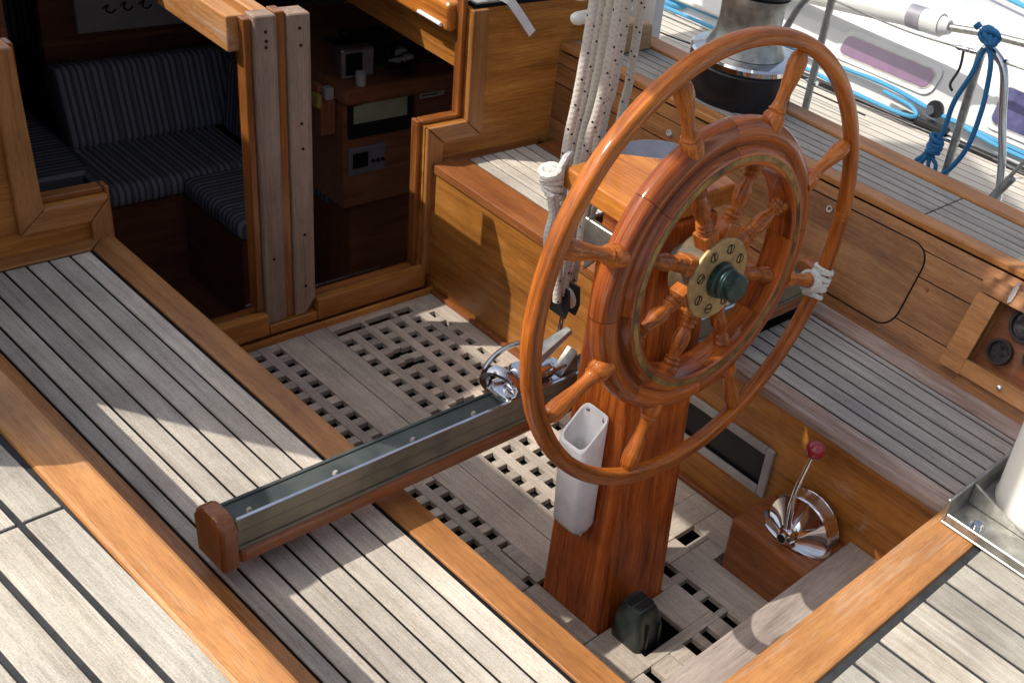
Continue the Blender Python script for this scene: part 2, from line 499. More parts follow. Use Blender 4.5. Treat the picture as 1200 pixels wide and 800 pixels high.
# ================================================================== cockpit seats
SG = 'long cockpit seats'
ps = thing('cockpit_bench', 'sunlit teak cockpit seat crossed by the end of the traveller beam', 'seat', (0.86, 1.6, 0), SG)
b = mb(); planks(b, [0.688, 0.719, 0.7625, 0.806, 0.8495, 0.893, 0.9365, 0.98], 0.705, 2.477, 0.400, 0.42)
b.build('planking', M['teak'], ps)
b = mb(); b.box((0.686, 0.70, 0.385), (0.986, 2.486, 0.4165), 'Y', 0); b.build('caulking', M['caulk'], ps)
b = mb()
b.prism([(0.986, 0.70, 0.395), (1.047, 0.70, 0.395), (1.047, 2.545, 0.395), (0.986, 2.482, 0.395)], (0, 0, 0.027), 'Y', 0.003, 2)
b.prism([(0.60, 2.484, 0.395), (0.984, 2.484, 0.395), (1.0455, 2.547, 0.395), (0.60, 2.547, 0.395)], (0, 0, 0.027), 'X', 0.003, 2)
b.build('edge_trim', M['trim'], ps)
b = mb(); b.box((1.018, 0.70, -0.05), (1.040, 2.53, 0.394), 'Y', 0.001); b.build('front_panel', M['panelred'], ps)

ss = thing('cockpit_bench', 'shaded grey teak cockpit seat under the locker door, with a window in its front', 'seat', (2.1, 1.6, 0), SG)
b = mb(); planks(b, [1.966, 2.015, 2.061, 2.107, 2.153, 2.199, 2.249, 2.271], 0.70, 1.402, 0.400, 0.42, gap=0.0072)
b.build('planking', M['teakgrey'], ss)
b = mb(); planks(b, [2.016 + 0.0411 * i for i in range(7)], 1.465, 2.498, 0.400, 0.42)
b.build('forward_planking', M['teak'], ss)
b = mb(); b.box((1.93, 0.70, 0.385), (2.30, 2.51, 0.4165), 'Y', 0); b.build('caulking', M['caulk'], ss)
b = mb()
b.box((1.903, 0.70, 0.392), (1.9625, 1.44, 0.422), 'Y', 0.006, 2)
b.box((2.2735, 0.70, 0.39), (2.345, 1.44, 0.4225), 'Y', 0.003)
t_ = b.build('weathered_edge_trim', M['trimgrey'], ss)
t_['label'] = 'bleached worn edge strips of the after half of the seat'
b = mb()
b.prism([(1.903, 1.445, 0.392), (2.013, 1.445, 0.392), (2.013, 2.497, 0.392), (1.903, 2.55, 0.392)], (0, 0, 0.030), 'Y', 0.004, 2)
b.prism([(2.0145, 2.4995, 0.392), (2.27, 2.4995, 0.392), (2.33, 2.55, 0.392), (1.9065, 2.55, 0.392)], (0, 0, 0.0295), 'X', 0.003, 2)
b.box((2.266, 1.445, 0.392), (2.345, 2.497, 0.4205), 'Y', 0.003)
b.build('varnished_edge_trim', M['trimred'], ss)
# front panel with a rectangular window opening
b = mb()
WY0, WY1, WZ0, WZ1 = 1.18, 1.62, 0.135, 0.25
b.box((1.908, 0.70, -0.05), (1.930, WY0, 0.391), 'Y', 0)
b.box((1.908, WY1, -0.05), (1.930, 2.53, 0.391), 'Y', 0)
b.box((1.908, WY0, -0.05), (1.930, WY1, WZ0), 'Y', 0)
b.box((1.908, WY0, WZ1), (1.930, WY1, 0.391), 'Y', 0)
fp = b.build('front_panel', M['panel'], ss)
b = mb(); b.box((1.893, 1.12, 0.0), (1.9075, 2.515, 0.014), 'Y', 0.003, 2); b.build('skirting_strip', M['panelred'], fp)
b = mb()
for lo, hi in (((1.898, WY0 - .018, WZ0 - .018), (1.9075, WY0 + .006, WZ1 + .018)), ((1.898, WY1 - .006, WZ0 - .018), (1.9075, WY1 + .018, WZ1 + .018)),
               ((1.898, WY0 + .0065, WZ0 - .018), (1.9075, WY1 - .0065, WZ0 + .006)), ((1.898, WY0 + .0065, WZ1 - .006), (1.9075, WY1 - .0065, WZ1 + .018))):
    b.box(lo, hi, 'Y', 0.003, 2)
wf = b.build('window_frame', M['greyframe'], ss)
b = mb(); b.box((1.912, WY0, WZ0), (1.916, WY1, WZ1), 'Y', 0); b.build('window_pane', M['screen'], wf)

# ================================================================== coamings
def ptop(y):
    return 0.530 + 0.004 * (y - 1.2)
pc = thing('cockpit_coaming', 'sunlit orange coaming with a worn pale cap beside the port deck planks', 'coaming', (0.6, 1.6, 0.42), 'raised coamings along the cockpit')
b = mb()
ys = [0.3 + 0.25 * i for i in range(10)] + [2.53]
for y0, y1 in zip(ys[:-1], ys[1:]):
    pass
b.prism([(0.655, 0.30, 0.38), (0.522, 0.30, 0.704), (0.49, 0.30, 0.704), (0.62, 0.30, 0.38)], (0, 2.23, 0), 'Y', 0)
b.build('inner_panel', M['panel'], pc)
b = mb(); b.box((0.4775, 0.2, 0.690), (0.5385, 2.53, 0.722), 'Y', 0.006, 2); b.build('cap_rail', M['trimworn'], pc)
b = mb(); b.box((0.60, 0.3, 0.40), (0.6845, 2.483, 0.4235), 'Y', 0.003); b.build('foot_board', M['trim'], pc)

def stop(y):
    return 2.478 - 0.09 * (y - 1.24)
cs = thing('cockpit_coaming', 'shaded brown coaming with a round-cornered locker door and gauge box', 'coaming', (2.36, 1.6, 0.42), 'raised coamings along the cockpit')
def sface(y, z):
    """point on the sloping face"""
    t = (z - 0.42) / 0.28
    return Vector((2.337 + t * (stop(y) - 0.012 - 2.337), y, z))
def snorm(y):
    a = sface(y, 0.42); c = sface(y, 0.70); d = sface(y - 0.1, 0.42)
    return ((d - a).cross(c - a)).normalized() * 1.0
def sgrid(b, y0, y1, z0, z1, off, th, axis='Y', tone=None, ny=2):
    """a slab lying on the sloping face"""
    n = snorm((y0 + y1) / 2)
    if n.x > 0:
        n = -n
    bm = bmesh.new()
    k = max(1, int(abs(y1 - y0) / 0.06))
    n = Vector((-0.92, 0, 0.39)).normalized()
    cols = []
    for i in range(k + 1):
        y = y0 + (y1 - y0) * i / k
        cols.append([bm.verts.new(sface(y, z0) + n * off), bm.verts.new(sface(y, z1) + n * off), bm.verts.new(sface(y, z1) + n * (off + th)), bm.verts.new(sface(y, z0) + n * (off + th))])
    bm.faces.new(cols[0]); bm.faces.new(cols[-1])
    for c0, c1 in zip(cols[:-1], cols[1:]):
        for i in range(4):
            j = (i + 1) % 4
            bm.faces.new([c0[i], c0[j], c1[j], c1[i]])
    bmesh.ops.recalc_face_normals(bm, faces=list(bm.faces))
    b.bm(bm, axis, tone)
b = mb()
# the face: planks with dark grooves between them; the gauge opening is left out
GY0, GY1, GZ0, GZ1 = 0.74, 0.960, 0.483, 0.655
for z0, z1 in ((0.40, 0.4835), (0.4865, 0.596), (0.599, 0.6575)):
    sgrid(b, GY1, 2.53, z0, z1, 0, -0.02)
sgrid(b, 0.20, GY1, 0.40, GZ0, 0, -0.02)
sgrid(b, 0.20, GY0, GZ0 + .001, GZ1 - .001, 0, -0.02)
sgrid(b, 0.20, 2.53, 0.6600, 0.697, 0, -0.02)
sgrid(b, 0.20, GY1, GZ1, 0.659, 0, -0.02)
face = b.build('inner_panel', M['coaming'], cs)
b = mb(); sgrid(b, GY1 + .03, 2.53, 0.40, 0.697, -0.014, -0.01); b.build('backing', M['caulk'], cs)
b = mb()
def skew(x0, x1, y0, y1, z0, z1, bev=0.003):
    bb = [(stop(y0) + x0, y0, z0), (stop(y0) + x1, y0, z0), (stop(y1) + x1, y1, z0), (stop(y1) + x0, y1, z0)]
    b.prism(bb, (0, 0, z1 - z0), 'Y', bev, 2)
skew(-0.012, 0.040, 0.20, 2.53, 0.700, 0.7215, 0.005)
b.build('cap_rail', M['trim'], cs)
# locker door: a rounded-corner panel proud of the face
def rounded(y0, y1, z0, z1, r, k=7):
    pts = []
    for cy, cz, a0 in ((y1 - r, z1 - r, 0), (y0 + r, z1 - r, 90), (y0 + r, z0 + r, 180), (y1 - r, z0 + r, 270)):
        for i in range(k + 1):
            a = R(a0 + 90 * i / k)
            pts.append((cy + r * math.cos(a), cz + r * math.sin(a)))
    return pts
def faceplate(pts, off, th, axis='Y', bev=0.001):
    bmx = bmesh.new()
    n = Vector((-0.92, 0, 0.39)).normalized()
    cy, cz = sum(p[0] for p in pts) / len(pts), sum(p[1] for p in pts) / len(pts)
    rings = [[bmx.verts.new(sface(y, z) + n * off) for y, z in pts]]
    for f_ in (1.0, 0.75, 0.5, 0.25):
        rings.append([bmx.verts.new(sface(cy + (y - cy) * f_, cz + (z - cz) * f_) + n * (off + th)) for y, z in pts])
    c_ = bmx.verts.new(sface(cy, cz) + n * (off + th))
    m_ = len(pts)
    for i in range(m_):
        j = (i + 1) % m_
        for ra, rb in zip(rings[:-1], rings[1:]):
            bmx.faces.new([ra[i], ra[j], rb[j], rb[i]])
        bmx.faces.new([rings[-1][i], rings[-1][j], c_])
    bmesh.ops.recalc_face_normals(bmx, faces=list(bmx.faces))
    b.bm(bmx, axis)
b = mb(); faceplate(rounded(1.1855, 1.86, 0.4505, 0.6695, 0.0525), 0.0006, 0.0014); ld = b.build('door_gap', M['caulk'], cs)
b = mb(); faceplate(rounded(1.1890, 1.8575, 0.4540, 0.6660, 0.049), 0.0012, 0.003); b.build('locker_door', M['coaming'], cs)
for y, z in ((2.071, 0.624), (1.503, 0.643), (1.149, 0.58)):
    b = mb(); xf = AX(sface(y, z), snorm(1.3) if snorm(1.3).x < 0 else -snorm(1.3))
    r = 0.012 if y > 1.2 else 0.006
    b.lathe([(0, 0.004), (r * .5, 0.004), (r * .5, 0.006), (r * .8, 0.006), (r, 0.0)], 20, xf)
    b.build('screw_cap', M['steeldull'] if y > 1.2 else M['panelred'], cs)
# gauge box
gb = thing('gauge_box', 'recessed wooden box of round engine gauges in the coaming at the frame edge', 'gauge panel', (2.40, 0.85, 0.47))
n = snorm(1.0); n = n if n.x < 0 else -n
b = mb(); sgrid(b, GY0 - .01, GY1 + .01, GZ0 - .01, GZ1 + .004, -0.055, -0.01); b.build('back_panel', M['panelred'], gb)
b = mb()
sgrid(b, GY1 - .004, GY1 + .058, GZ0 - .034, 0.634, 0.0005, 0.014)
sgrid(b, GY0 - .02, GY1 - .0045, GZ0 - .032, GZ0 + .004, 0.0005, 0.013)
sgrid(b, GY0 - .04, GY0 - .0205, GZ0 - .03, GZ1 + .03, 0.0005, 0.012)
sgrid(b, GY1, GY1 + .006, GZ0, GZ1, -0.054, 0.054); sgrid(b, GY0 - .006, GY0, GZ0, GZ1, -0.054, 0.054)
sgrid(b, GY0, GY1, GZ0 - .006, GZ0, -0.054, 0.054); sgrid(b, GY0, GY1, GZ1 + .0005, GZ1 + .006, -0.054, 0.054)
b.build('frame', M['trim'], gb)
b = mb(); faceplate(rounded(0.72, 1.022, 0.637, 0.678, 0.020), 0.0005, 0.013, 'Y'); b.build('top_flap', M['coaming'], gb)
for y, z, r in ((0.907, 0.534, 0.034), (0.880, 0.612, 0.045), (0.815, 0.555, 0.032)):
    b = mb(); xf = AX(sface(y, z) - n * 0.054, n)
    b.lathe([(0, 0.006), (r * .82, 0.006), (r * .84, 0.022), (r, 0.022), (r * 1.02, 0.0)], 28, xf)
    gg = b.build('gauge', M['black'], gb)
    b = mb(); b.lathe([(0, 0.0085), (r * .8, 0.0085)], 24, xf); b.build('gauge_dial', M['gaugeface'], gg)
b = mb(); xf = AX(sface(0.935, 0.664) + n * 0.0138, n)
b.lathe([(0, 0.004), (0.012, 0.004), (0.014, 0.0)], 18, xf @ Matrix.Diagonal((0.6, 2.4, 1, 1)))
b.build('latch', M['steel'], gb)
b = mb(); xf = AX(sface(0.842, 0.4675) + n * 0.0136, n); b.lathe([(0, 0.008), (0.004, 0.008), (0.007, 0.006), (0.007, 0)], 16, xf); b.build('lock_barrel', M['steel'], gb)

# ================================================================== decks
pd = thing('side_deck', 'bright teak side deck with thick grey seams outside the worn coaming cap', 'deck', (0.2, 1.3, 0.7))
pd['kind'] = 'structure'
b = mb()
rot = Matrix.Translation((0.46, 1.2, 0)) @ Matrix.Rotation(R(1.6), 4, 'Z') @ Matrix.Translation((-0.46, -1.2, 0))
xs = [0.481 - 0.058 * i for i in range(15)]
for i, (c, a) in enumerate(zip(xs[:-1], xs[1:])):
    cut = 1.395 if i % 3 != 2 else 0.62
    for u, v in ((-0.6, cut), (cut, 3.4)):
        b.box((a + 0.0045, u + 0.003, 0.700), (c - 0.0045, v - 0.003, 0.7185), 'Y', 0.001, xf=rot)
b.build('planking', M['teakside'], pd)
b = mb(); b.box((-0.6, -0.6, 0.66), (0.4765, 3.4, 0.7150), 'Y', 0); b.build('caulking', M['caulk_worn'], pd)

sd = thing('side_deck', 'narrow shaded blue-grey side deck under the chrome winch', 'deck', (2.62, 1.5, 0.7))
sd['kind'] = 'structure'
b = mb()
for i in range(5):
    x0 = 0.0425 + 0.0392 * i
    y0, y1 = 0.2, 2.53
    for u, v in ((y0, 1.268), (1.272, y1)):
        b.prism([(stop(u) + x0 + .0038, u, 0.700), (stop(u) + x0 + .0356, u, 0.700), (stop(v) + x0 + .0356, v, 0.700), (stop(v) + x0 + .0038, v, 0.700)], (0, 0, 0.0185), 'Y', 0.001)
b.build('planking', M['teakgrey'], sd)
b = mb()
b.prism([(stop(.2) + .03, .2, .66), (stop(.2) + .31, .2, .66), (stop(2.53) + .31, 2.53, .66), (stop(2.53) + .03, 2.53, .66)], (0, 0, 0.0555), 'Y', 0)
b.build('caulking', M['caulk'], sd)
b = mb()
b.prism([(stop(.2) + .2405, .2, .66), (stop(.2) + .318, .2, .66), (stop(3.4) + .318, 3.4, .66), (stop(3.4) + .2405, 3.4, .66)], (0, 0, 0.066), 'Y', 0.006, 2)
b.build('outer_rail', M['trim'], sd)
b = mb()
b.prism([(stop(.2) + .28, .2, -.6), (stop(.2) + .312, .2, -.6), (stop(3.4) + .312, 3.4, -.6), (stop(3.4) + .28, 3.4, -.6)], (0, 0, 1.255), 'Y', 0)
b.build('topsides', M['gel'], sd)

ad = thing('after_deck', 'sunlit after deck planks running up to an orange trim board', 'deck', (1.5, 0.4, 0.44))
ad['kind'] = 'structure'
b = mb()
xs = [0.574 + 0.079 * i for i in range(24)]
for a, c in zip(xs[:-1], xs[1:]):
    b.box((a + 0.005, -0.6, 0.43), (c - 0.005, 0.561, 0.4495), 'Y', 0.001)
b.build('planking', M['teakside'], ad)
b = mb(); b.box((0.56, -0.6, 0.40), (2.40, 0.5795, 0.4450), 'Y', 0); b.build('caulking', M['caulk_worn'], ad)
b = mb(); b.box((0.56, 0.580, 0.425), (2.34, 0.690, 0.453), 'X', 0.007, 2); b.build('trim_board', M['trimworn'], ad)
b = mb(); b.box((1.0, 0.66, -0.05), (1.93, 0.682, 0.424), 'X', 0); b.build('cockpit_end_panel', M['panelred'], ad)

st = thing('step_board', 'grey weathered board bridging the after end of the cockpit well', 'board', (1.47, 0.8, 0.14))
b = mb(); b.box((1.0405, 0.684, 0.140), (1.9072, 0.897, 0.170), 'X', 0.004, 2, tone=0.5); b.build('plank', M['greystep'], st)

# ================================================================== cockpit sole
bg = mb(); bg.box((1.0, 0.66, -0.14), (1.93, 2.53, -0.10), 'Y', 0)
o = bg.build('bilge_floor', M['dark']); o['kind'] = 'structure'
gr = thing('cockpit_grating', 'weathered teak floor grating with square holes and solid planks', 'grating', (1.47, 1.6, -0.03))
b = mb()
Z0, Z1 = -0.017, 0.0
H = 0.0555
def strip(x0, x1, y0, y1, axis='Y', z=Z1, tone=None):
    b.box((x0, y0, Z0), (x1, y1, z), axis, 0.0012, tone=tone)
def column(xc, ys, y0, y1, hw=0.0142, hl=0.0142, tone=None):
    """crossbars of one column of holes centred at ys"""
    cur = y0
    for y in sorted(ys):
        if y - hl - cur > 0.003:
            b.box((xc - hw, cur, Z0), (xc + hw, y - hl, Z1 - 0.0008), 'X', 0.0012, tone=tone)
        cur = y + hl
    if y1 - cur > 0.003:
        b.box((xc - hw, cur, Z0), (xc + hw, y1, Z1 - 0.0008), 'X', 0.0012, tone=tone)
hw = 0.0142
rows = [2.446 - H * i for i in range(17)]
strip(1.06, 1.2655, 1.165, 2.51, tone=.4)
column(1.280, rows, 1.52, 2.51); strip(1.2945, 1.3205, 1.37, 2.51)
column(1.335, rows, 1.52, 2.51); strip(1.3495, 1.3755, 1.40, 2.51)
column(1.390, rows, 1.52, 2.51)
strip(1.4055, 1.4810, 1.3725, 2.512, tone=.75); strip(1.4835, 1.5490, 1.3725, 2.512, tone=.5)
strip(1.2665, 1.2938, 1.1660, 1.5190); strip(1.2950, 1.3335, 1.1660, 1.3690); strip(1.3212, 1.3488, 1.3725, 1.5190)
# forward panel
strip(1.551, 1.848, 2.462, 2.512, 'X', tone=.9)
strip(1.8485, 1.905, 1.36, 2.512, tone=.7)
rws = rows[1:]
xc = [1.565, 1.6205, 1.676, 1.7305, 1.785]
for i, x in enumerate(xc):
    rr = list(rws)
    column(x, rr, 1.36 if i < 4 else 1.36, 2.432)
def sstrip(xa, xb, gaps=()):
    cur = 1.36
    for g0, g1 in sorted(gaps):
        strip(xa, xb, cur, g0); cur = g1
    strip(xa, xb, cur, 2.432)
sstrip(1.5795, 1.606); sstrip(1.635, 1.6615, [(2.268, 2.300), (2.212, 2.244), (1.990, 2.022)])
sstrip(1.6905, 1.716); sstrip(1.745, 1.7705)
b.box((1.7995, 1.36, Z0), (1.8285, 2.462, Z1), 'Y', 0.0012)
column(1.8385, rws[:7], 1.36, 2.462, 0.0098)
for a, c in ((1.551, 1.556), (1.642, 1.654), (1.735, 1.748)):
    strip(a, c, 2.434, 2.4615)
# after panel, round the pedestal
strip(1.3345, 1.3692, 1.166, 1.3700, tone=.6)
strip(1.3700, 1.406, 1.3720, 1.505, 'X', tone=.3)
strip(1.06, 1.334, 0.90, 1.1640, 'X', tone=.35)
strip(1.3345, 1.406, 1.0255, 1.1640, tone=.5)
strip(1.4065, 1.62, 1.0245, 1.0525, 'X', tone=.45)
strip(1.527, 1.6195, 1.0530, 1.1665, tone=.65); strip(1.5765, 1.6195, 1.1675, 1.3590, tone=.62)
column(1.636, [1.277, 1.21, 1.137, 1.066], 1.0245, 1.359, 0.016, 0.023)
column(1.690, [1.277], 1.222, 1.359, 0.0375, 0.001)
strip(1.6525, 1.7475, 0.90, 1.2205, tone=.45)
strip(1.7285, 1.848, 1.2785, 1.3595, 'X', tone=.6)
column(1.7625, [1.2585], 1.222, 1.278, 0.033, 0.018)
strip(1.796, 1.905, 1.145, 1.278, tone=.65); strip(1.7490, 1.7950, 1.163, 1.2205, tone=.6)
strip(1.8485, 1.905, 1.279, 1.3595, tone=.7)
for x0, x1 in ((1.06, 1.372), (1.396, 1.452), (1.4545, 1.496), (1.526, 1.549), (1.577, 1.620), (1.648, 1.652)):
    strip(x0, x1, 0.978, 1.0240, 'X', tone=.5)
strip(1.06, 1.652, 0.90, 0.9775, 'X', tone=.5)
b.build('grating_board', M['teakgrate'], gr)

# ================================================================== pedestal
pe = thing('steering_pedestal', 'dark red varnished wooden column with a flat lid, carrying the wheel', 'pedestal', (1.47, 1.27, 0))
bm = bmesh.new()
lo = [(1.370, 1.168, -0.03), (1.575, 1.168, -0.03), (1.575, 1.356, -0.03), (1.370, 1.356, -0.03)]
hi = [(1.378, 1.208, 1.002), (1.562, 1.208, 1.002), (1.562, 1.330, 1.002), (1.378, 1.330, 1.002)]
va = [bm.verts.new(p) for p in lo]; vb = [bm.verts.new(p) for p in hi]
bm.faces.new(va); bm.faces.new(vb)
for i in range(4):
    j = (i + 1) % 4
    bm.faces.new([va[i], va[j], vb[j], vb[i]])
bmesh.ops.recalc_face_normals(bm, faces=list(bm.faces))
bmesh.ops.bevel(bm, geom=list(bm.edges), offset=0.007, segments=3, affect='EDGES', profile=0.5)
b = mb(); b.bm(bm, 'Z', 0.5); b.build('column', M['column'], pe)
b = mb()
b.prism([(1.348, 1.213, 1.006), (1.605, 1.213, 1.006), (1.615, 1.255, 1.006), (1.560, 1.345, 1.006), (1.485, 1.408, 1.006), (1.350, 1.412, 1.006)], (0, 0, 0.043), 'Y', 0.006, 3, tone=.7)
b.build('lid', M['lid'], pe)
b = mb()
b.box((1.362, 1.222, 0.918), (1.3745, 1.345, 0.968), 'Y', 0.002)
b.box((1.3625, 1.3455, 0.900), (1.60, 1.357, 0.968), 'X', 0.002)
b.prism([(1.3610, 1.30, 0.9178), (1.3610, 1.345, 0.9178), (1.3610, 1.345, 0.86)], (0.011, 0, 0), 'Y', 0.001)
b.build('bracket_plate', M['steeldull'], pe)
b = mb(); b.lathe([(0, 0.022), (0.07, 0.020), (0.098, 0.010), (0.105, -0.004), (0.105, -0.03), (0.095, -0.034)], 40, Matrix.Translation((1.628, 1.420, 0.985)))
b.build('grey_cover', M['greypaint'], pe)
b = mb(); b.lathe([(0, 0.012), (0.010, 0.012), (0.014, 0.006), (0.016, 0)], 18, Matrix.Translation((1.627, 1.372, 1.006)))
b.build('cover_fitting', M['brass'], pe)

# ================================================================== wheel
A, B_ = 0.025, 0.05
nrm = Vector((math.sin(B_), -math.cos(A) * math.cos(B_), math.sin(A) * math.cos(B_)))
u = Vector((0, 0, 1)).cross(nrm).normalized()
v = nrm.cross(u)
WM = Matrix.Translation((1.47, 1.130, 0.945)) @ Matrix((u, v, nrm)).transposed().to_4x4()
wh = thing('ships_helm', 'big varnished wooden ship wheel with turned spokes and a brass hub', 'wheel', mat=WM)
RIM = 0.437
b = mb()
prof = []
for i in range(24):
    a = 2 * math.pi * i / 24
    e = 0.62
    cx, cz = math.cos(a), math.sin(a)
    prof.append((RIM + 0.0150 * math.copysign(abs(cx) ** e, cx), 0.0148 * math.copysign(abs(cz) ** e, cz)))
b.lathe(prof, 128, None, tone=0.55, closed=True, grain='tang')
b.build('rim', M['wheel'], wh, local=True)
# the heavy inner ring, made of felloes
b = mb()
prof = [(0.211, -0.034), (0.211, 0.017), (0.2125, 0.0225), (0.216, 0.0255), (0.2185, 0.0260), (0.2325, 0.0260), (0.2385, 0.0250), (0.2430, 0.0205), (0.2448, 0.0150), (0.2475, 0.0105),
        (0.2505, 0.0105), (0.2580, 0.0150), (0.2680, 0.0165), (0.2790, 0.0135), (0.2880, 0.0060), (0.2925, -0.0040), (0.2925, -0.0140), (0.2870, -0.0250), (0.2740, -0.0320), (0.2520, -0.0345)]
seg = 8
for k in range(seg):
    a0 = 2 * math.pi * (k + 0.04) / seg
    a1 = a0 + 2 * math.pi / seg - 0.0035
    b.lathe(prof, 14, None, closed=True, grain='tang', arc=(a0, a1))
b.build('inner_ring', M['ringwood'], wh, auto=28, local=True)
b = mb(); b.lathe([(0.2215, 0.0255), (0.2215, 0.0268), (0.2320, 0.0268), (0.2320, 0.0255)], 96, None, closed=True, grain='tang')
b.build('brass_inlay', M['inlay'], wh, local=True)
# one spoke along local X, then seven copies
def sp_prof(pts):
    xs_, rs_ = [], []
    for i in range(len(pts) - 1):
        (x0, r0), (x1, r1) = pts[i], pts[i + 1]
        for k in range(3):
            t = k / 3
            s_ = t * t * (3 - 2 * t)
            xs_.append(x0 + (x1 - x0) * t); rs_.append(r0 + (r1 - r0) * s_)
    xs_.append(pts[-1][0]); rs_.append(pts[-1][1])
    return [(x, 0, -0.002) for x in xs_], rs_
b = mb()
b.box((0.055, -0.0185, -0.0205), (0.094, 0.0185, 0.0165), 'X', 0.004, 2, tone=.6)
p, r = sp_prof([(0.090, 0.0165), (0.097, 0.0175), (0.101, 0.0135), (0.106, 0.0175), (0.111, 0.0135), (0.116, 0.0165), (0.121, 0.0120), (0.138, 0.0172), (0.152, 0.0178), (0.170, 0.0125), (0.180, 0.0108),
                (0.184, 0.0160), (0.188, 0.0125), (0.193, 0.0165), (0.198, 0.0125), (0.203, 0.0185), (0.220, 0.0185)])
b.tube(p, r, 16, tone=.6)
p, r = sp_prof([(0.275, 0.0215), (0.297, 0.0225), (0.303, 0.0195), (0.306, 0.0165), (0.310, 0.0185), (0.314, 0.0150), (0.326, 0.0125), (0.345, 0.0128), (0.372, 0.0162), (0.395, 0.0190), (0.410, 0.0180), (0.421, 0.0125), (0.428, 0.006)])
b.tube(p, r, 16, tone=.6)
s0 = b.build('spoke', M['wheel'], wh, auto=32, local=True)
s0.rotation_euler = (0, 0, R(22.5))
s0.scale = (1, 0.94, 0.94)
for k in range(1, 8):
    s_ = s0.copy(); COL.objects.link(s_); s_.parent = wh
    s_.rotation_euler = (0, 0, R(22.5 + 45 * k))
HB = Matrix.Translation((-0.001, -0.012, 0))
b = mb(); b.lathe([(0, -0.045), (0.066, -0.045), (0.072, -0.038), (0.072, 0.012), (0.0, 0.012)], 32, HB); hb = b.build('hub', M['hubbronze'], wh, local=True)
b = mb(); b.lathe([(0, 0.0122), (0.079, 0.0122), (0.0815, 0.014), (0.0815, 0.019), (0.079, 0.021), (0.037, 0.022), (0.034, 0.020), (0.0, 0.020)], 48, HB)
hp = b.build('brass_plate', M['brass'], wh, local=True)
for k in range(8):
    a = R(22.5 + 45 * k + 4)
    b = mb()
    xf = HB @ Matrix.Translation((0.060 * math.cos(a), 0.060 * math.sin(a), 0.0212)) @ Matrix.Rotation(R(random.uniform(0, 180)), 4, 'Z')
    b.lathe([(0, 0.0018), (0.0068, 0.0016), (0.0088, 0.0)], 16, xf)
    b.box((-0.0085, -0.0014, 0.0012), (0.0085, 0.0014, 0.0024), 'X', 0, xf=xf, mi=1)
    b.lathe([(0.0086, 0.0012), (0.0086, 0.0019), (0.0100, 0.0019), (0.0100, 0.0012)], 16, xf, mi=1, closed=True)
    b.build('screw_head', [M['brass'], M['dark']], hp, local=True)
b = mb(); b.lathe([(0, 0.0215), (0.0345, 0.0215), (0.0345, 0.032), (0.031, 0.035), (0.031, 0.043), (0.0275, 0.046), (0.0275, 0.066), (0.025, 0.069), (0.0, 0.069)], 36, HB)
b.build('hub_nut', M['nut'], wh, local=True)
b = mb(); b.tube([(-0.001, -0.012, -0.0455), (-0.001, -0.012, -0.085)], 0.030, 20); b.build('shaft', M['steeldull'], wh, local=True)

# whipping of white cord on the rim
kn = thing('rope_whipping', 'white cord turks-head wrapped round the wheel rim', 'cord', mat=WM)
b = mb()
ka = R(-22.5)
for off, tilt in ((-0.032, 0.15), (-0.024, -0.3), (-0.016, 0.25), (-0.008, -0.12), (0.0, 0.2), (0.008, -0.25), (0.016, 0.3), (0.024, -0.15), (0.031, 0.1)):
    a = ka + off / RIM
    c = Vector((RIM * math.cos(a), RIM * math.sin(a), 0))
    er = Vector((math.cos(a), math.sin(a), 0)); et = Vector((-math.sin(a), math.cos(a), 0)); ez = Vector((0, 0, 1))
    pts = []
    for i in range(18):
        t = 2 * math.pi * i / 18
        pts.append(c + (er * math.cos(t) + ez * math.sin(t)) * 0.0190 + et * tilt * 0.02 * math.cos(t + off * 60))
    b.tube(pts, 0.0056, 8, closed=True)
er = Vector((math.cos(ka), math.sin(ka), 0)); et = Vector((-math.sin(ka), math.cos(ka), 0)); ez = Vector((0, 0, 1))
for x in (0.388, 0.397, 0.405):
    b.tube([er * x + (et * math.cos(2 * math.pi * i / 16) + ez * math.sin(2 * math.pi * i / 16)) * 0.0195 for i in range(16)], 0.0055, 8, closed=True)
b.build('cord', M['ropewhite'], kn, local=True)

# ================================================================== white pocket on the pedestal
wp = thing('handle_pocket', 'white plastic winch handle pocket screwed to the port side of the pedestal', 'holder', (1.34, 1.26, 0.24))
def rrect(x0, x1, y0, y1, r, k=4):
    pts = []
    for cx, cy, a0 in ((x1 - r, y1 - r, 0), (x0 + r, y1 - r, 90), (x0 + r, y0 + r, 180), (x1 - r, y0 + r, 270)):
        for i in range(k + 1):
            a = R(a0 + 90 * i / k)
            pts.append((cx + r * math.cos(a), cy + r * math.sin(a)))
    return pts
b = mb()
def pocket_ring(z, inset, x0=1.300, zt=None):
    pts = rrect(x0 + inset, 1.3685 - inset, 1.222 + inset, 1.297 - inset, 0.014)
    out = []
    for x, y in pts:
        zz = z
        if zt is not None:
            t = (x - x0) / (1.3685 - x0)
            zz = z + (zt - z) * t
        out.append((x, y, zz))
    return out
rings = [pocket_ring(0.275, 0.016, 1.318), pocket_ring(0.280, 0.006, 1.316), pocket_ring(0.30, 0.0, 1.310), pocket_ring(0.512, 0.0, 1.300, 0.578), pocket_ring(0.515, 0.0015, 1.300, 0.581), pocket_ring(0.514, 0.005, 1.300, 0.580), pocket_ring(0.33, 0.007, 1.310)]
m_ = len(rings[0])
vs = [p for r_ in rings for p in r_]
fs = [[i * m_ + k, i * m_ + (k + 1) % m_, (i + 1) * m_ + (k + 1) % m_, (i + 1) * m_ + k] for i in range(len(rings) - 1) for k in range(m_)]
fs.append(list(range(m_))); fs.append([(len(rings) - 1) * m_ + k for k in range(m_)])
b.add(vs, fs, vs, .5, True)
b.build('pocket', M['white'], wp, auto=50)
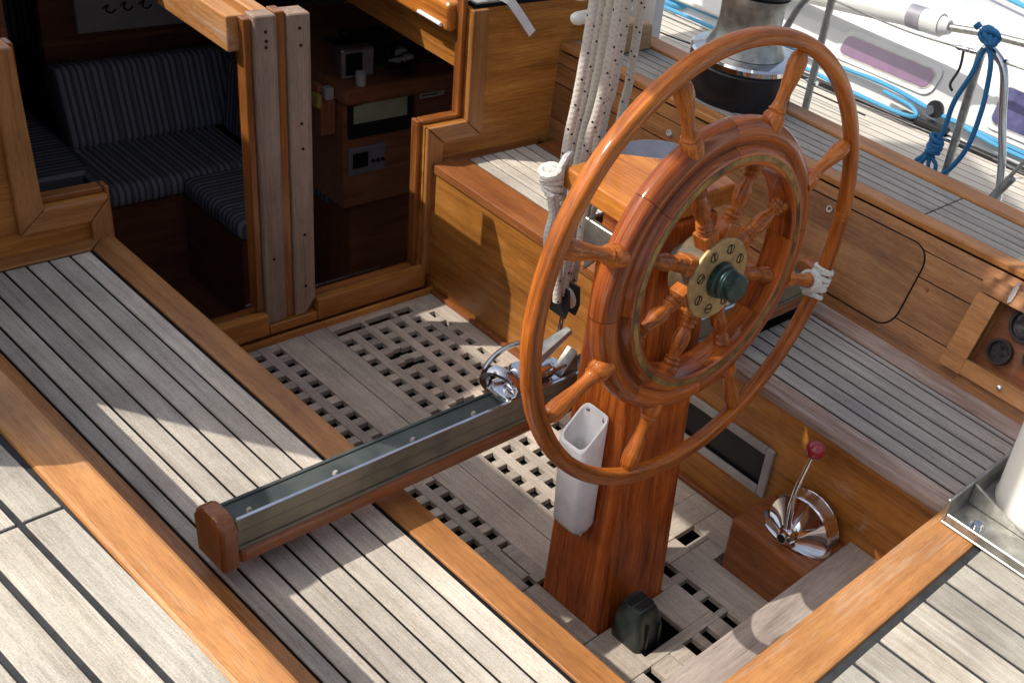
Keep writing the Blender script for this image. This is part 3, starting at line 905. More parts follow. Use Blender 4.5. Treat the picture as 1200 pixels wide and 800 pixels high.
b = mb(); b.prism([(1.3655, 1.245, 0.276), (1.3655, 1.283, 0.276), (1.3655, 1.276, 0.240), (1.3655, 1.252, 0.240)], (-0.006, 0, 0), 'Z', 0.002); b.build('tab', M['white'], wp)
for y, z in ((1.236, 0.566), (1.283, 0.566), (1.264, 0.253)):
    b = mb(); x_ = 1.3590 if z < .3 else 1.3632
    b.lathe([(0, 0.003), (0.003, 0.003), (0.0055, 0)], 14, AX((x_, y, z), (-1, 0, 0))); b.build('screw', M['steeldull'], wp)

# ================================================================== traveller
tr = thing('traveller_beam', 'long wooden beam with a green bronze track lying across the cockpit', 'mainsheet track', (1.47, 1.44, 0.42))
b = mb(); b.box((0.708, 1.389, 0.456), (2.25, 1.468, 0.4905), 'X', 0.011, 3, tone=.8)
b.box((0.74, 1.432, 0.4205), (0.86, 1.462, 0.4555), 'X', 0.003); b.box((2.10, 1.432, 0.4205), (2.22, 1.462, 0.4555), 'X', 0.003); b.build('beam', M['trimred'], tr)
b = mb()
b.box((0.708, 1.3915, 0.4910), (2.25, 1.470, 0.497), 'X', 0.0015); b.box((0.708, 1.395, 0.498), (2.25, 1.469, 0.5300), 'X', 0.002)
tk = b.build('bronze_track', M['bronze'], tr)
b = mb(); b.box((0.708, 1.3925, 0.5305), (2.25, 1.3985, 0.5570), 'X', 0.0025, 2); b.build('track_lip', M['bronze'], tk)
b = mb(); b.box((0.708, 1.3995, 0.5303), (2.25, 1.4685, 0.5320), 'X', 0.0006); b.box((0.708, 1.4605, 0.5322), (2.25, 1.4680, 0.5350), 'X', 0.001); b.build('track_face', M['patina'], tk)
b = mb(); b.box((0.709, 1.3922, 0.5573), (2.25, 1.3988, 0.5588), 'X', 0.001); b.build('bright_edge', M['steel'], tk)
for x in (0.748, 0.905, 1.063, 1.20, 1.75, 1.95, 2.12):
    b = mb(); b.lathe([(0, 0.007), (0.003, 0.007), (0.005, 0.004), (0.0055, 0.0)], 14, Matrix.Translation((x, 1.4270, 0.5321))); b.build('bolt', M['greyframe'], tk)
def cap(x0, x1):
    b = mb()
    pts = [(x0, 1.386, 0.456), (x0, 1.468, 0.456), (x0, 1.468, 0.536)]
    for i in range(7):
        a = R(15 * i); pts.append((x0, 1.438 + 0.030 * math.cos(a), 0.536 + 0.030 * math.sin(a)))
    for i in range(7):
        a = R(90 + 15 * i); pts.append((x0, 1.416 + 0.030 * math.cos(a), 0.536 + 0.030 * math.sin(a)))
    b.prism(pts, (x1 - x0, 0, 0), 'Z', 0.006, 2)
    return b.build('end_cap', M['trimred'], tr)
cap(0.678, 0.7075); cap(2.2505, 2.285)

tc = thing('traveller_car', 'chrome sliding car and cam cleat on the track in front of the pedestal', 'fitting', (1.32, 1.44, 0.53))
b = mb()
b.box((1.262, 1.426, 0.5135), (1.44, 1.500, 0.532), 'X', 0.006, 3)
b.box((1.295, 1.432, 0.5325), (1.395, 1.488, 0.568), 'X', 0.014, 4)
b.build('body', M['chrome'], tc)
b = mb(); b.lathe([(0.030, -0.008), (0.044, -0.010), (0.046, 0), (0.044, 0.010), (0.030, 0.008)], 28, AX((1.275, 1.462, 0.548), (0.85, 0.35, 0.3)), closed=True)
b.build('end_sheave', M['steel'], tc)
b = mb(); b.tube(spline([(1.265, 1.485, 0.525), (1.275, 1.515, 0.552), (1.325, 1.525, 0.575), (1.375, 1.515, 0.580), (1.405, 1.485, 0.565)], 6), 0.0055, 8); b.build('bail', M['steel'], tc)
b = mb(); b.tube([(1.335, 1.458, 0.574), (1.385, 1.455, 0.604), (1.43, 1.45, 0.630)], [0.014, 0.012, 0.007], 8, flat=1.5); b.build('cleat_arm', M['steeldull'], tc)
b = mb(); b.prism([(1.40, 1.43, 0.5330), (1.445, 1.425, 0.5330), (1.44, 1.43, 0.585)], (0, 0.03, 0), 'X', 0.002); b.build('wedge', M['steeldull'], tc)
b = mb(); b.tube([(1.36, 1.425, 0.560), (1.405, 1.422, 0.568)], 0.0035, 8); b.build('pin', M['steel'], tc)
b = mb(); b.lathe([(0, 0.014), (0.014, 0.014), (0.020, 0.008), (0.022, 0)], 24, Matrix.Translation((1.31, 1.457, 0.5685))); b.build('dome', M['chrome'], tc)
for ch in tc.children:
    ch.location = (0, -0.022, 0.020)

bk = thing('rope_block', 'black pulley block at the lower end of the flecked ropes', 'block', (1.42, 1.46, 0.66))
b = mb()
for dx in (-0.020, 0.016):
    b.prism([(1.425 + dx, 1.43, 0.66), (1.425 + dx, 1.49, 0.66), (1.425 + dx, 1.502, 0.70), (1.425 + dx, 1.495, 0.755), (1.425 + dx, 1.425, 0.755), (1.425 + dx, 1.418, 0.70)], (0.007, 0, 0), 'Z', 0.002)
b.build('cheek', M['black'], bk)
b = mb(); b.lathe([(0.008, -0.012), (0.032, -0.012), (0.026, 0), (0.032, 0.012), (0.008, 0.012)], 24, AX((1.428, 1.46, 0.705), (1, 0, 0)), closed=True); b.build('sheave', M['white'], bk)
b = mb(); b.tube([(1.428, 1.46, 0.668), (1.415, 1.452, 0.602)], 0.006, 8); b.build('shackle', M['steel'], bk)

# ================================================================== mainsheet
ms = thing('mainsheet', 'bundle of cream flecked ropes rising from the traveller past the wheel', 'rope', (1.45, 1.5, 0.72))
falls = [('rope', 0.0090, [(1.408, 1.450, 0.715), (1.401, 1.455, 0.86), (1.405, 1.468, 1.045), (1.433, 1.47, 1.328), (1.56, 1.53, 2.62)]),
         ('rope', 0.0085, [(1.425, 1.480, 0.715), (1.452, 1.515, 0.90), (1.470, 1.52, 1.032), (1.498, 1.52, 1.303), (1.60, 1.56, 2.62)]),
         ('ropecream', 0.0092, [(1.435, 1.485, 0.730), (1.500, 1.54, 0.88), (1.525, 1.55, 1.030), (1.554, 1.55, 1.287), (1.63, 1.57, 2.62)]),
         ('rope', 0.0090, [(1.425, 1.452, 0.725), (1.432, 1.455, 0.86), (1.448, 1.46, 1.040), (1.484, 1.46, 1.327), (1.59, 1.52, 2.62)]),
         ('rope', 0.0092, [(1.448, 1.470, 0.735), (1.528, 1.515, 0.90), (1.556, 1.53, 1.060), (1.578, 1.53, 1.292), (1.66, 1.57, 2.62)]),
         ('rope', 0.0086, [(1.452, 1.490, 0.745), (1.590, 1.54, 0.90), (1.624, 1.55, 1.059), (1.637, 1.55, 1.280), (1.69, 1.58, 2.62)])]
for mt, rad, pts in falls:
    b = mb(); b.tube(spline(pts, 8), rad, 12, rnd=False); b.build('rope_fall', M[mt], ms)
b = mb(); b.tube(spline([(1.470, 1.475, 0.73), (1.500, 1.49, 0.9), (1.512, 1.495, 1.1), (1.531, 1.495, 1.30), (1.61, 1.54, 2.62)], 8), 0.0085, 12, rnd=False); b.build('rope_fall', M['rope'], ms)
b = mb()
for k in range(5):
    c = Vector((1.326 + 0.003 * k, 1.420, 1.040 - 0.011 * k))
    pts = [c + Vector((0.015 * math.cos(t), 0.017 * math.sin(t), 0.006 * math.cos(t + k))) for t in [2 * math.pi * i / 14 for i in range(14)]]
    b.tube(pts, 0.0068, 8, closed=True)
b.tube(spline([(1.33, 1.415, 1.02), (1.345, 1.41, 1.055), (1.368, 1.43, 1.05), (1.41, 1.46, 1.04)], 5), 0.0065, 8)
b.tube(spline([(1.318, 1.405, 1.0), (1.326, 1.402, 0.96), (1.322, 1.405, 0.92), (1.330, 1.41, 0.88)], 5), 0.0075, 8)
b.tube(spline([(1.330, 1.405, 1.0), (1.334, 1.402, 0.95), (1.330, 1.402, 0.91)], 5), 0.0065, 8)
b.tube(spline([(1.330, 1.41, 0.88), (1.318, 1.40, 0.84), (1.328, 1.40, 0.80), (1.340, 1.41, 0.84), (1.345, 1.42, 0.90)], 5), 0.004, 8)
b.tube([(1.332, 1.42, 1.052), (1.332, 1.42, 1.046), (1.332, 1.42, 1.03), (1.332, 1.418, 0.99)], [0.004, 0.015, 0.018, 0.012], 10)
b.build('tied_tail', M['ropewhite'], ms)
for ch in bk.children:
    ch.scale = (0.75, 0.75, 0.75); ch.location = (0.012, 0.0, 0.012)
hc = thing('belaying_cleat', 'white two-bar cleat caught among the flecked ropes', 'cleat', (1.55, 1.57, 1.2))
b = mb()
def bar(b, a, c, r):
    a, c = Vector(a), Vector(c); d = (c - a)
    b.tube([a, a + d * .03, a + d * .08, a + d * .5, a + d * .92, a + d * .97, c], [r * .35, r * .8, r, r * .9, r, r * .8, r * .35], 14)
bar(b, (1.486, 1.575, 1.246), (1.650, 1.590, 1.250), 0.0125); b.build('horn_bar', M['ivory'], hc)
b = mb(); bar(b, (1.486, 1.578, 1.292), (1.650, 1.592, 1.292), 0.0125); b.build('horn_bar', M['ivory'], hc)
b = mb(); bar(b, (1.560, 1.60, 1.195), (1.648, 1.60, 1.212), 0.0125); b.build('lower_peg', M['ivory'], hc)
b = mb(); b.tube([(1.568, 1.60, 0.98), (1.568, 1.60, 1.34)], 0.014, 12); b.build('stem', M['ivory'], hc)

# ================================================================== engine control
cb = thing('control_box', 'brown wooden box on the cockpit sole under the chrome throttle', 'box', (1.82, 1.0, 0))
b = mb()
b.prism([(1.748, 0.898, -0.02), (1.9065, 0.898, -0.02), (1.9065, 1.142, -0.02), (1.748, 1.142, -0.02)], (0, 0, 0.172), 'Y', 0.012, 4, tone=.4)
b.build('box', M['panelred'], cb)
tl = thing('throttle_control', 'chrome dome throttle with a red ball on its lever', 'throttle', (1.83, 1.0, 0.152))
b = mb(); b.lathe([(0, 0.007), (0.055, 0.007), (0.064, 0.004), (0.066, 0)], 36, Matrix.Translation((1.835, 1.005, 0.1525)) @ Matrix.Diagonal((0.85, 1.55, 1, 1))); b.build('base_flange', M['chrome'], tl)
b = mb(); b.lathe([(0.0, -0.050), (0.026, -0.049), (0.030, -0.045), (0.048, -0.031), (0.080, -0.014), (0.088, -0.010), (0.0905, -0.004), (0.0905, 0.002), (0.089, 0.004), (0.089, 0.030), (0.0905, 0.033), (0.088, 0.038), (0.06, 0.044), (0, 0.046)], 56,
                  AX((1.846, 1.005, 0.166), (1, 0, 0)))
b.build('dome', M['chrome'], tl)
b = mb(); b.lathe([(0, -0.020), (0.011, -0.020), (0.0115, -0.016), (0.017, -0.012), (0.0195, 0), (0.0195, 0.012), (0.016, 0.018)], 28, AX((1.790, 1.005, 0.178), (1, 0, 0)) @ Matrix.Diagonal((1.25, 1.25, 1.1, 1))); b.build('hub', M['chrome'], tl)
b = mb(); b.lathe([(0, -0.0212), (0.009, -0.0208), (0.0095, -0.0195)], 20, AX((1.788, 1.005, 0.178), (1, 0, 0)) @ Matrix.Diagonal((1.25, 1.25, 1.0, 1))); b.build('hub_cap', M['black'], tl)
b = mb(); b.tube(spline([(1.789, 1.006, 0.186), (1.786, 1.010, 0.235), (1.786, 1.012, 0.300), (1.792, 1.008, 0.352), (1.803, 1.002, 0.415)], 5), [0.0088] * 4 + [0.0082] * 5 + [0.0068] * 6 + [0.0056] * 6, 12); b.build('lever', M['chrome'], tl)
b = mb(); b.lathe([(0.0225 * math.sin(math.pi * i / 16), -0.0225 * math.cos(math.pi * i / 16)) for i in range(17)], 28, Matrix.Translation((1.805, 1.001, 0.432))); b.build('knob', M['red'], tl)

# ================================================================== foot block
fb = thing('foot_block', 'dark green twin-sheave block in a square hole at the foot of the pedestal', 'block', (1.45, 1.1, -0.05))
bm = bmesh.new()
lv = [(-0.06, (1.395, 1.484, 1.066, 1.156)), (0.03, (1.392, 1.473, 1.067, 1.155)), (0.075, (1.389, 1.462, 1.070, 1.150)), (0.112, (1.386, 1.448, 1.073, 1.138)), (0.124, (1.388, 1.440, 1.077, 1.132))]
prev = None
for z, (x0, x1, y0, y1) in lv:
    ring = [bm.verts.new((x, y, z)) for x, y in rrect(x0, x1, y0, y1, 0.012, 3)]
    if prev:
        for i in range(len(ring)):
            j = (i + 1) % len(ring)
            bm.faces.new([prev[i], prev[j], ring[j], ring[i]])
    prev = ring
bm.faces.new(prev)
b = mb(); b.bm(bm, 'Z', .5, smooth=True)
b.box((1.412, 1.0610, -0.03), (1.418, 1.0730, 0.080), 'Z', 0.002); b.box((1.450, 1.0610, -0.03), (1.456, 1.0730, 0.065), 'Z', 0.002)
b.build('housing', M['fairlead'], fb)
for y in (1.083, 1.107):
    b = mb(); b.box((1.393, y, 0.1235), (1.441, y + 0.017, 0.1255), 'X', 0.0008); b.build('slot', M['dark'], fb)

# ================================================================== after fitting
mf = thing('mast_bracket', 'bolted stainless bracket on the after deck trim holding a white post', 'bracket', (1.95, 0.6, 0.453))
b = mb()
b.box((1.815, 0.30, 0.4535), (2.16, 0.668, 0.4605), 'X', 0.002)
b.build('base_plate', M['steeldull'], mf)
b = mb(); b.box((1.8155, 0.6605, 0.4610), (2.16, 0.668, 0.520), 'X', 0.002); b.build('side_flange', M['steeldull'], mf)
b = mb(); b.box((1.8155, 0.30, 0.4610), (1.8225, 0.6600, 0.484), 'Y', 0.002); b.build('side_flange', M['steeldull'], mf)
b = mb(); b.prism([(1.915, 0.6595, 0.4612), (1.915, 0.50, 0.4612), (1.915, 0.6595, 0.515)], (0.007, 0, 0), 'Y', 0.001); b.build('gusset', M['steeldull'], mf)
b = mb()
hexr = [(0.0125 * math.cos(R(60 * i)), 0.0125 * math.sin(R(60 * i)), 0) for i in range(6)]
b.prism([(1.862 + x, 0.604 + y, 0.4608) for x, y, z in hexr], (0, 0, 0.011), 'Z', 0.0015); b.lathe([(0.0, 0.002), (0.018, 0.002), (0.019, 0)], 20, Matrix.Translation((1.862, 0.604, 0.4606)))
b.build('bolt', M['steel'], mf)
mp = thing('mast_post', 'thick ivory white post at the right edge of the after deck', 'post', (2.04, 0.50, 0.46))
b = mb(); b.lathe([(0, 0), (0.112, 0), (0.115, 0.01), (0.112, 0.02), (0.110, 2.4), (0, 2.4)], 48, Matrix.Translation((2.045, 0.535, 0.4607))); b.build('post', M['ivory'], mp)

# ================================================================== winches
def winch(loc, label, first=None):
    wi = thing('sheet_winch', label, 'winch', loc, 'winches on the coamings')
    T = Matrix.Translation(Vector(loc))
    b = mb(); b.lathe([(0.0, 0), (0.158, 0), (0.160, 0.01), (0.158, 0.10), (0.150, 0.108), (0, 0.108)], 56, T); b.build('base', M['blackwinch'], wi)
    b = mb(); b.lathe([(0.10, 0.1085), (0.156, 0.1085), (0.1595, 0.113), (0.1595, 0.126), (0.154, 0.133), (0.115, 0.139), (0.10, 0.139)], 56, T); b.build('skirt', M['chrome'], wi)
    b = mb(); b.lathe([(0.118, 0.1395), (0.112, 0.152), (0.098, 0.185), (0.092, 0.22), (0.092, 0.285), (0.100, 0.305), (0.104, 0.312)], 48, T)
    b.lathe([(0.0, 0.31), (0.104, 0.312)], 48, T); b.build('drum', M['steeldull'], wi)
    b = mb(); b.lathe([(0, 0.3135), (0.098, 0.3135), (0.106, 0.32), (0.106, 0.335), (0.09, 0.34), (0.09, 0.35), (0.108, 0.356), (0.108, 0.368), (0.095, 0.376), (0.05, 0.38), (0, 0.38)], 48, T); b.build('top_jaws', M['black'], wi)
    return wi
winch((2.622, 2.050, 0.7195), 'big chrome winch on a black base on the narrow deck')
winch((0.30, 1.755, 0.7195), 'unseen chrome winch added on the port side deck for its shadow')  # invented out of view to shade the port deck and seat
fb2 = thing('wood_fairlead', 'pale brown wooden block on the narrow deck behind the ropes', 'block', (2.55, 2.42, 0.72))
b = mb(); b.prism([(2.455, 2.40, 0.7195), (2.605, 2.40, 0.7195), (2.600, 2.40, 0.80), (2.470, 2.40, 0.82)], (0, 0.07, 0), 'X', 0.008, 2); b.build('block', M['tan'], fb2)

# ================================================================== companionway bulkhead
bh = thing('companionway_bulkhead', 'wooden bulkhead with a stepped doorway opening into the dark cabin', 'bulkhead', (1.47, 2.55, 0))
b = mb()
b.prism([(-0.6, 2.53, -0.7), (1.05, 2.53, -0.7), (1.05, 2.53, 0.52), (0.905, 2.53, 0.52), (0.905, 2.53, 0.89), (-0.6, 2.53, 0.89)], (0, 0.04, 0), 'X', 0)
b.prism([(1.885, 2.53, -0.7), (2.44, 2.53, -0.7), (2.44, 2.53, 0.855), (2.02, 2.53, 0.855), (2.02, 2.53, 0.53), (1.885, 2.53, 0.53)], (0, 0.04, 0), 'X', 0)
b.box((1.0505, 2.531, -0.7), (1.8845, 2.569, 0.060), 'X', 0)
b.build('panel', M['panel'], bh)
def frame_L(b, y, th, pts_list, axis):
    for pts, ax in zip(pts_list, axis):
        b.prism([(x, y, z) for x, z in pts], (0, -th, 0), ax, 0.0035, 2)
for pts, ax in zip([
    [(0.862, 0.470), (0.915, 0.523), (0.905, 0.892), (0.862, 0.892)],
    [(0.863, 0.469), (1.004, 0.469), (1.047, 0.523), (0.916, 0.523)],
    [(1.005, 0.468), (1.005, 0.02), (1.052, 0.02), (1.048, 0.522)],
    [(2.018, 0.530), (2.071, 0.477), (2.071, 0.857), (2.018, 0.857)],
    [(1.888, 0.531), (1.940, 0.478), (2.070, 0.476), (2.017, 0.531)],
    [(1.886, 0.530), (1.886, 0.05), (1.938, 0.05), (1.938, 0.478)]], 'ZXZZXZ'):
    b = mb(); frame_L(b, 2.5295, 0.014, [pts], [ax]); b.build('door_frame', M['trim'], bh)
b = mb()
for lo, hi, ax in (((0.906, 2.545, 0.524), (0.918, 2.575, 0.89), 'Z'), ((0.919, 2.545, 0.5205), (1.048, 2.575, 0.534), 'X'), ((1.0505, 2.545, 0.06), (1.062, 2.575, 0.534), 'Z'),
                   ((2.005, 2.545, 0.534), (2.0195, 2.575, 0.90), 'Z'), ((1.888, 2.545, 0.531), (2.0045, 2.575, 0.543), 'X'), ((1.872, 2.545, 0.06), (1.8845, 2.575, 0.543), 'Z'),
                   ((1.063, 2.545, 0.0605), (1.871, 2.575, 0.074), 'X')):
    b.box(lo, hi, ax, 0.002)
b.build('rebate_strip', M['varnish'], bh)
b = mb()
b.box((1.053, 2.500, 0.020), (1.3975, 2.5295, 0.088), 'X', 0.006, 2); b.box((1.5375, 2.500, 0.020), (1.885, 2.5295, 0.088), 'X', 0.006, 2); b.box((1.398, 2.502, 0.020), (1.537, 2.5295, 0.0495), 'X', 0.003)
b.box((1.04, 2.486, -0.01), (1.9065, 2.499, 0.019), 'X', 0.005, 2)
b.build('sill', M['panel'], bh)
b = mb()
b.box((1.398, 2.510, 0.050), (1.4525, 2.552, 0.907), 'Z', 0.003)
p1 = b.build('door_post', M['grey'], bh); p1['label'] = 'weathered grey-pink left half of the centre post'
b = mb(); b.prism([(1.4785, 2.510, 0.050), (1.508, 2.510, 0.050), (1.5370, 2.510, 0.095), (1.5370, 2.510, 0.904), (1.4785, 2.510, 0.904)], (0, 0.05, 0), 'Z', 0.003)
b.build('door_post', M['grey'], bh)
b = mb()
b.box((1.4535, 2.518, 0.050), (1.4775, 2.558, 0.910), 'Z', 0.002); b.box((1.379, 2.522, 0.089), (1.3965, 2.56, 0.898), 'Z', 0.002)
b.build('varnished_slot', M['varnish'], bh)
for x, z in ((1.432, 0.868), (1.522, 0.868), (1.433, 0.845), (1.524, 0.825), (1.523, 0.55), (1.522, 0.30), (1.430, 0.25), (1.521, 0.14), (1.521, 0.62), (1.432, 0.83)):
    b = mb(); y_ = 2.5095; x -= 0.008 if x < 1.47 else 0.013
    b.lathe([(0, 0.001), (0.0036, 0.001), (0.0042, 0)], 12, AX((x, y_, z), (0, -1, 0))); b.build('screw_hole', M['dark'], bh)

ct = thing('coachroof', 'cabin roof edge with a worn beam running forward from the door post', 'cabin roof', (1.47, 3.5, 0.9))
ct['kind'] = 'thing'
b = mb()
b.box((0.28, 2.88, 0.90), (2.80, 6.2, 0.945), 'Y', 0.01)
b.box((-0.2, 2.571, 0.86), (0.90, 2.88, 0.894), 'Y', 0.003)
b.box((0.26, 2.571, -0.7), (0.30, 6.2, 0.899), 'Y', 0); b.box((2.78, 2.571, -0.7), (2.82, 6.2, 0.899), 'Y', 0); b.box((0.26, 6.2, -0.7), (2.82, 6.24, 0.94), 'X', 0)
b.box((-0.6, 2.9, -0.7), (0.25, 6.2, 0.60), 'Y', 0.01)
b.build('roof', M['gel'], ct)
b = mb()
b.box((1.352, 2.546, 0.812), (1.398, 2.86, 0.899), 'Y', 0.004, 2); b.box((1.430, 2.55, 0.812), (1.470, 2.86, 0.896), 'Y', 0.004); b.box((1.3985, 2.55, 0.812), (1.4295, 2.86, 0.870), 'Y', 0)
hbm = b.build('centre_beam', M['trimworn'], ct)
b = mb()
b.box((1.980, 2.576, 0.775), (2.030, 2.90, 0.858), 'Y', 0.012, 3)
b.build('hatch_coaming', M['lid'], ct)
b = mb(); b.tube([(1.976, 2.60, 0.792), (1.976, 2.70, 0.792)], 0.006, 10); b.build('handle', M['white'], ct)
b = mb()
for i in range(9):
    x0 = 2.035 + 0.048 * i
    b.box((x0 + .0015, 2.534, 0.858), (x0 + .0465, 2.95, 0.872), 'Y', 0.001)
b.build('deck_planking', M['teakgrey'], ct)
b = mb(); b.box((2.032, 2.5335, 0.856), (2.47, 2.95, 0.867), 'Y', 0); b.build('deck_caulking', M['caulk'], ct)
b = mb(); b.box((2.032, 2.55, 0.66), (2.60, 3.4, 0.8555), 'Y', 0); b.build('cabin_side', M['panel'], ct)

sp = thing('strap_hinge', 'white painted metal strap bent over the top edge of the bulkhead', 'strap', (2.15, 2.5, 0.88))
b = mb()
pts = [(2.075, 2.60, 0.885), (2.115, 2.515, 0.888), (2.150, 2.506, 0.855), (2.212, 2.502, 0.778)]
pts = spline(pts, 4)
for p, q in zip(pts[:-1], pts[1:]):
    t_ = (q - p).normalized(); w_ = Vector((t_.z, 0, -t_.x)).normalized() * 0.013
    b.prism([p - w_, p + w_, q + w_, q - w_], (0, -0.003, 0), 'X', 0)
b.build('strap', M['white'], sp)

# ================================================================== inside the cabin
cf = mb(); cf.box((0.30, 2.57, -0.66), (2.78, 6.2, -0.62), 'Y', 0)
o = cf.build('cabin_floor', M['cabinwood']); o['kind'] = 'structure'
cw = thing('cabin_partition', 'dark mahogany wall behind the striped settee, with a doorway at its left', 'partition', (2.2, 4.3, -0.62))
b = mb(); b.box((1.665, 4.36, -0.62), (2.78, 4.40, 0.895), 'X', 0.002); b.build('panel', M['cabinwood'], cw)
b = mb(); b.box((1.655, 4.345, 0.075), (2.2, 4.3595, 0.092), 'X', 0.003); b.build('ledge', M['cabinlight'], cw)
b = mb(); b.box((0.30, 3.35, -0.62), (1.20, 3.38, 0.895), 'X', 0.002); b.build('side_panel', M['cabinwood'], cw)
pf = thing('framed_drawing', 'framed drawing with black brush strokes on the cabin wall', 'picture', (1.98, 4.35, 0.13))
b = mb(); b.box((1.772, 4.335, 0.115), (2.27, 4.3595, 0.40), 'X', 0.003); b.build('sheet', M['paper'], pf)
b = mb()
for x, z in ((1.86, .20), (1.92, .205), (1.985, .205), (2.05, .21), (2.12, .21), (1.82, .26), (1.94, .27), (2.04, .28)):
    s_ = [(x, 4.3335, z), (x + .02, 4.3335, z + .012), (x + .012, 4.3335, z - .008), (x + .03, 4.3335, z - .018), (x + .045, 4.3335, z - .004)]
    b.tube(spline(s_, 4), 0.0035, 6)
b.build('brush_strokes', M['ink'], pf)

so = thing('cabin_settee', 'blue striped corner settee in the dark cabin', 'settee', (1.9, 3.8, -0.62))
b = mb(); b.box((1.575, 3.80, -0.62), (2.60, 4.34, -0.285), 'X', 0); b.box((1.825, 3.42, -0.62), (2.06, 3.80, -0.285), 'Y', 0); b.build('base', M['cabinwood'], so)
def cushion(b, lo, hi, axis, bev=0.03):
    b.box(lo, hi, axis, bev, 3, rnd=False)
b = mb(); cushion(b, (1.565, 3.79, -0.284), (2.13, 4.14, -0.20), 'X'); cushion(b, (1.815, 3.41, -0.284), (2.07, 3.785, -0.20), 'Y'); b.build('seat_cushion', M['fabric'], so, 60)
b = mb()
xf = Matrix.Translation((1.62, 4.075, -0.20)) @ Matrix.Rotation(R(-14), 4, 'X') @ Matrix.Translation((-1.62, -4.075, 0.20))
bm_ = bmesh.new(); b.box((1.605, 4.08, -0.195), (2.30, 4.19, 0.095), 'X', 0.03, 3, xf=xf, rnd=False); b.build('back_cushion', M['fabric'], so, 60)
b = mb()
xf = Matrix.Translation((2.14, 3.6, -0.20)) @ Matrix.Rotation(R(6), 4, 'Y') @ Matrix.Translation((-2.14, -3.6, 0.20))
b.box((2.11, 3.36, -0.195), (2.21, 4.06, 0.10), 'Y', 0.03, 3, xf=xf, rnd=False); b.build('back_cushion', M['fabric'], so, 60)
be = thing('cabin_berth', 'dim striped berth beyond the cabin doorway', 'berth', (1.3, 4.6, -0.62))
b = mb(); b.box((0.9, 3.95, -0.62), (1.62, 5.6, -0.30), 'Y', 0); b.build('base', M['cabinwood'], be)
b = mb(); cushion(b, (0.9, 3.94, -0.298), (1.63, 5.6, -0.20), 'Y'); b.build('mattress', M['fabric'], be, 60)
b = mb(); cushion(b, (1.66, 5.0, -0.20), (2.05, 5.14, 0.04), 'X'); b.build('bolster', M['fabric'], be, 60)

nd = thing('chart_desk', 'dark cabin desk block with a shelf top crowded with gear', 'desk', (2.4, 3.4, -0.62))
b = mb(); b.box((2.068, 3.20, -0.105), (2.75, 3.85, 0.285), 'X', 0.002, tone=.8); b.box((2.13, 3.26, -0.62), (2.75, 3.85, -0.106), 'X', 0)
b.build('cabinet', M['cabinlight'], nd)
b = mb(); b.box((2.055, 3.165, 0.286), (2.76, 3.85, 0.345), 'X', 0.012, 2); b.build('shelf_top', M['cabinlight'], nd)
b = mb(); b.box((2.34, 3.196, 0.0), (2.52, 3.1995, 0.26), 'X', 0); b.build('dark_locker', M['cabinwood'], nd)
tv = thing('cabin_screen', 'black framed screen with a dull green picture set in the desk front', 'screen', (2.2, 3.19, 0.2))
b = mb(); b.box((2.080, 3.182, 0.158), (2.325, 3.1995, 0.318), 'X', 0.004); b.build('frame', M['black'], tv)
b = mb(); b.prism([(2.093, 3.1815, 0.215), (2.295, 3.1815, 0.215), (2.295, 3.1815, 0.300), (2.093, 3.1815, 0.278)], (0, -0.0015, 0), 'X', 0); b.build('picture_area', M['tvglow'], tv)
b = mb(); b.box((2.085, 3.192, 0.018), (2.222, 3.1995, 0.118), 'X', 0.006, 2); rd = thing('radio_panel', 'small grey radio with a dark display under the screen', 'radio', (2.15, 3.19, 0.02)); b.build('body', M['greypaint'], rd)
b = mb(); b.box((2.098, 3.190, 0.045), (2.155, 3.1918, 0.10), 'X', 0); b.build('display', M['screen'], rd)
b = mb()
for i in range(3):
    b.lathe([(0, 0.004), (0.007, 0.003), (0.008, 0)], 12, AX((2.175 + .018 * i, 3.1915, 0.06), (0, -1, 0)))
b.build('knobs', M['black'], rd)
nt_ = thing('paper_note', 'white paper note pinned on the dark desk front', 'note', (2.4, 3.19, 0.29))
b = mb(); b.box((2.352, 3.192, 0.258), (2.452, 3.1945, 0.312), 'X', 0); b.build('sheet', M['paper'], nt_)
b = mb()
for i in range(4):
    b.box((2.36, 3.1908, 0.266 + .011 * i), (2.36 + random.uniform(.06, .085), 3.1916, 0.270 + .011 * i), 'X', 0)
b.build('text_lines', M['ink'], nt_)
cp = thing('chart_plotter', 'grey box plotter with a dark screen standing on the desk top', 'plotter', (2.10, 3.25, 0.346))
b = mb(); b.box((2.085, 3.235, 0.347), (2.205, 3.275, 0.452), 'X', 0.008, 2); b.build('case', M['steeldull'], cp)
b = mb(); b.box((2.092, 3.2325, 0.356), (2.198, 3.2345, 0.443), 'X', 0.0); b.build('bezel', M['greypaint'], cp)
b = mb(); b.box((2.098, 3.231, 0.362), (2.158, 3.2322, 0.438), 'X', 0); b.build('screen', M['screen'], cp)
cu = thing('white_cup', 'white cup standing before the plotter', 'cup', (2.115, 3.195, 0.346))
b = mb(); b.lathe([(0.0, 0.0), (0.019, 0.0), (0.022, 0.05), (0.020, 0.05), (0.017, 0.004), (0, 0.004)], 20, Matrix.Translation((2.125, 3.19, 0.3465)) @ Matrix.Diagonal((.8, .8, .85, 1))); b.build('cup', M['paper'], cu)
gy = thing('tangled_gear', 'tangle of black cables and small white plugs on the desk', 'cables', (2.35, 3.3, 0.346))
b = mb()
for k in range(34):
    x, y = random.uniform(2.20, 2.66), random.uniform(3.19, 3.50)
    p_ = [(x + random.uniform(-.07, .07), y + random.uniform(-.05, .05), 0.352 + random.uniform(0, .05)) for _ in range(6)]
    b.tube(spline(p_, 4), random.choice((0.004, 0.006, 0.011)), 6)
b.build('cables', M['black'], gy)
b = mb()
pl_ = gy
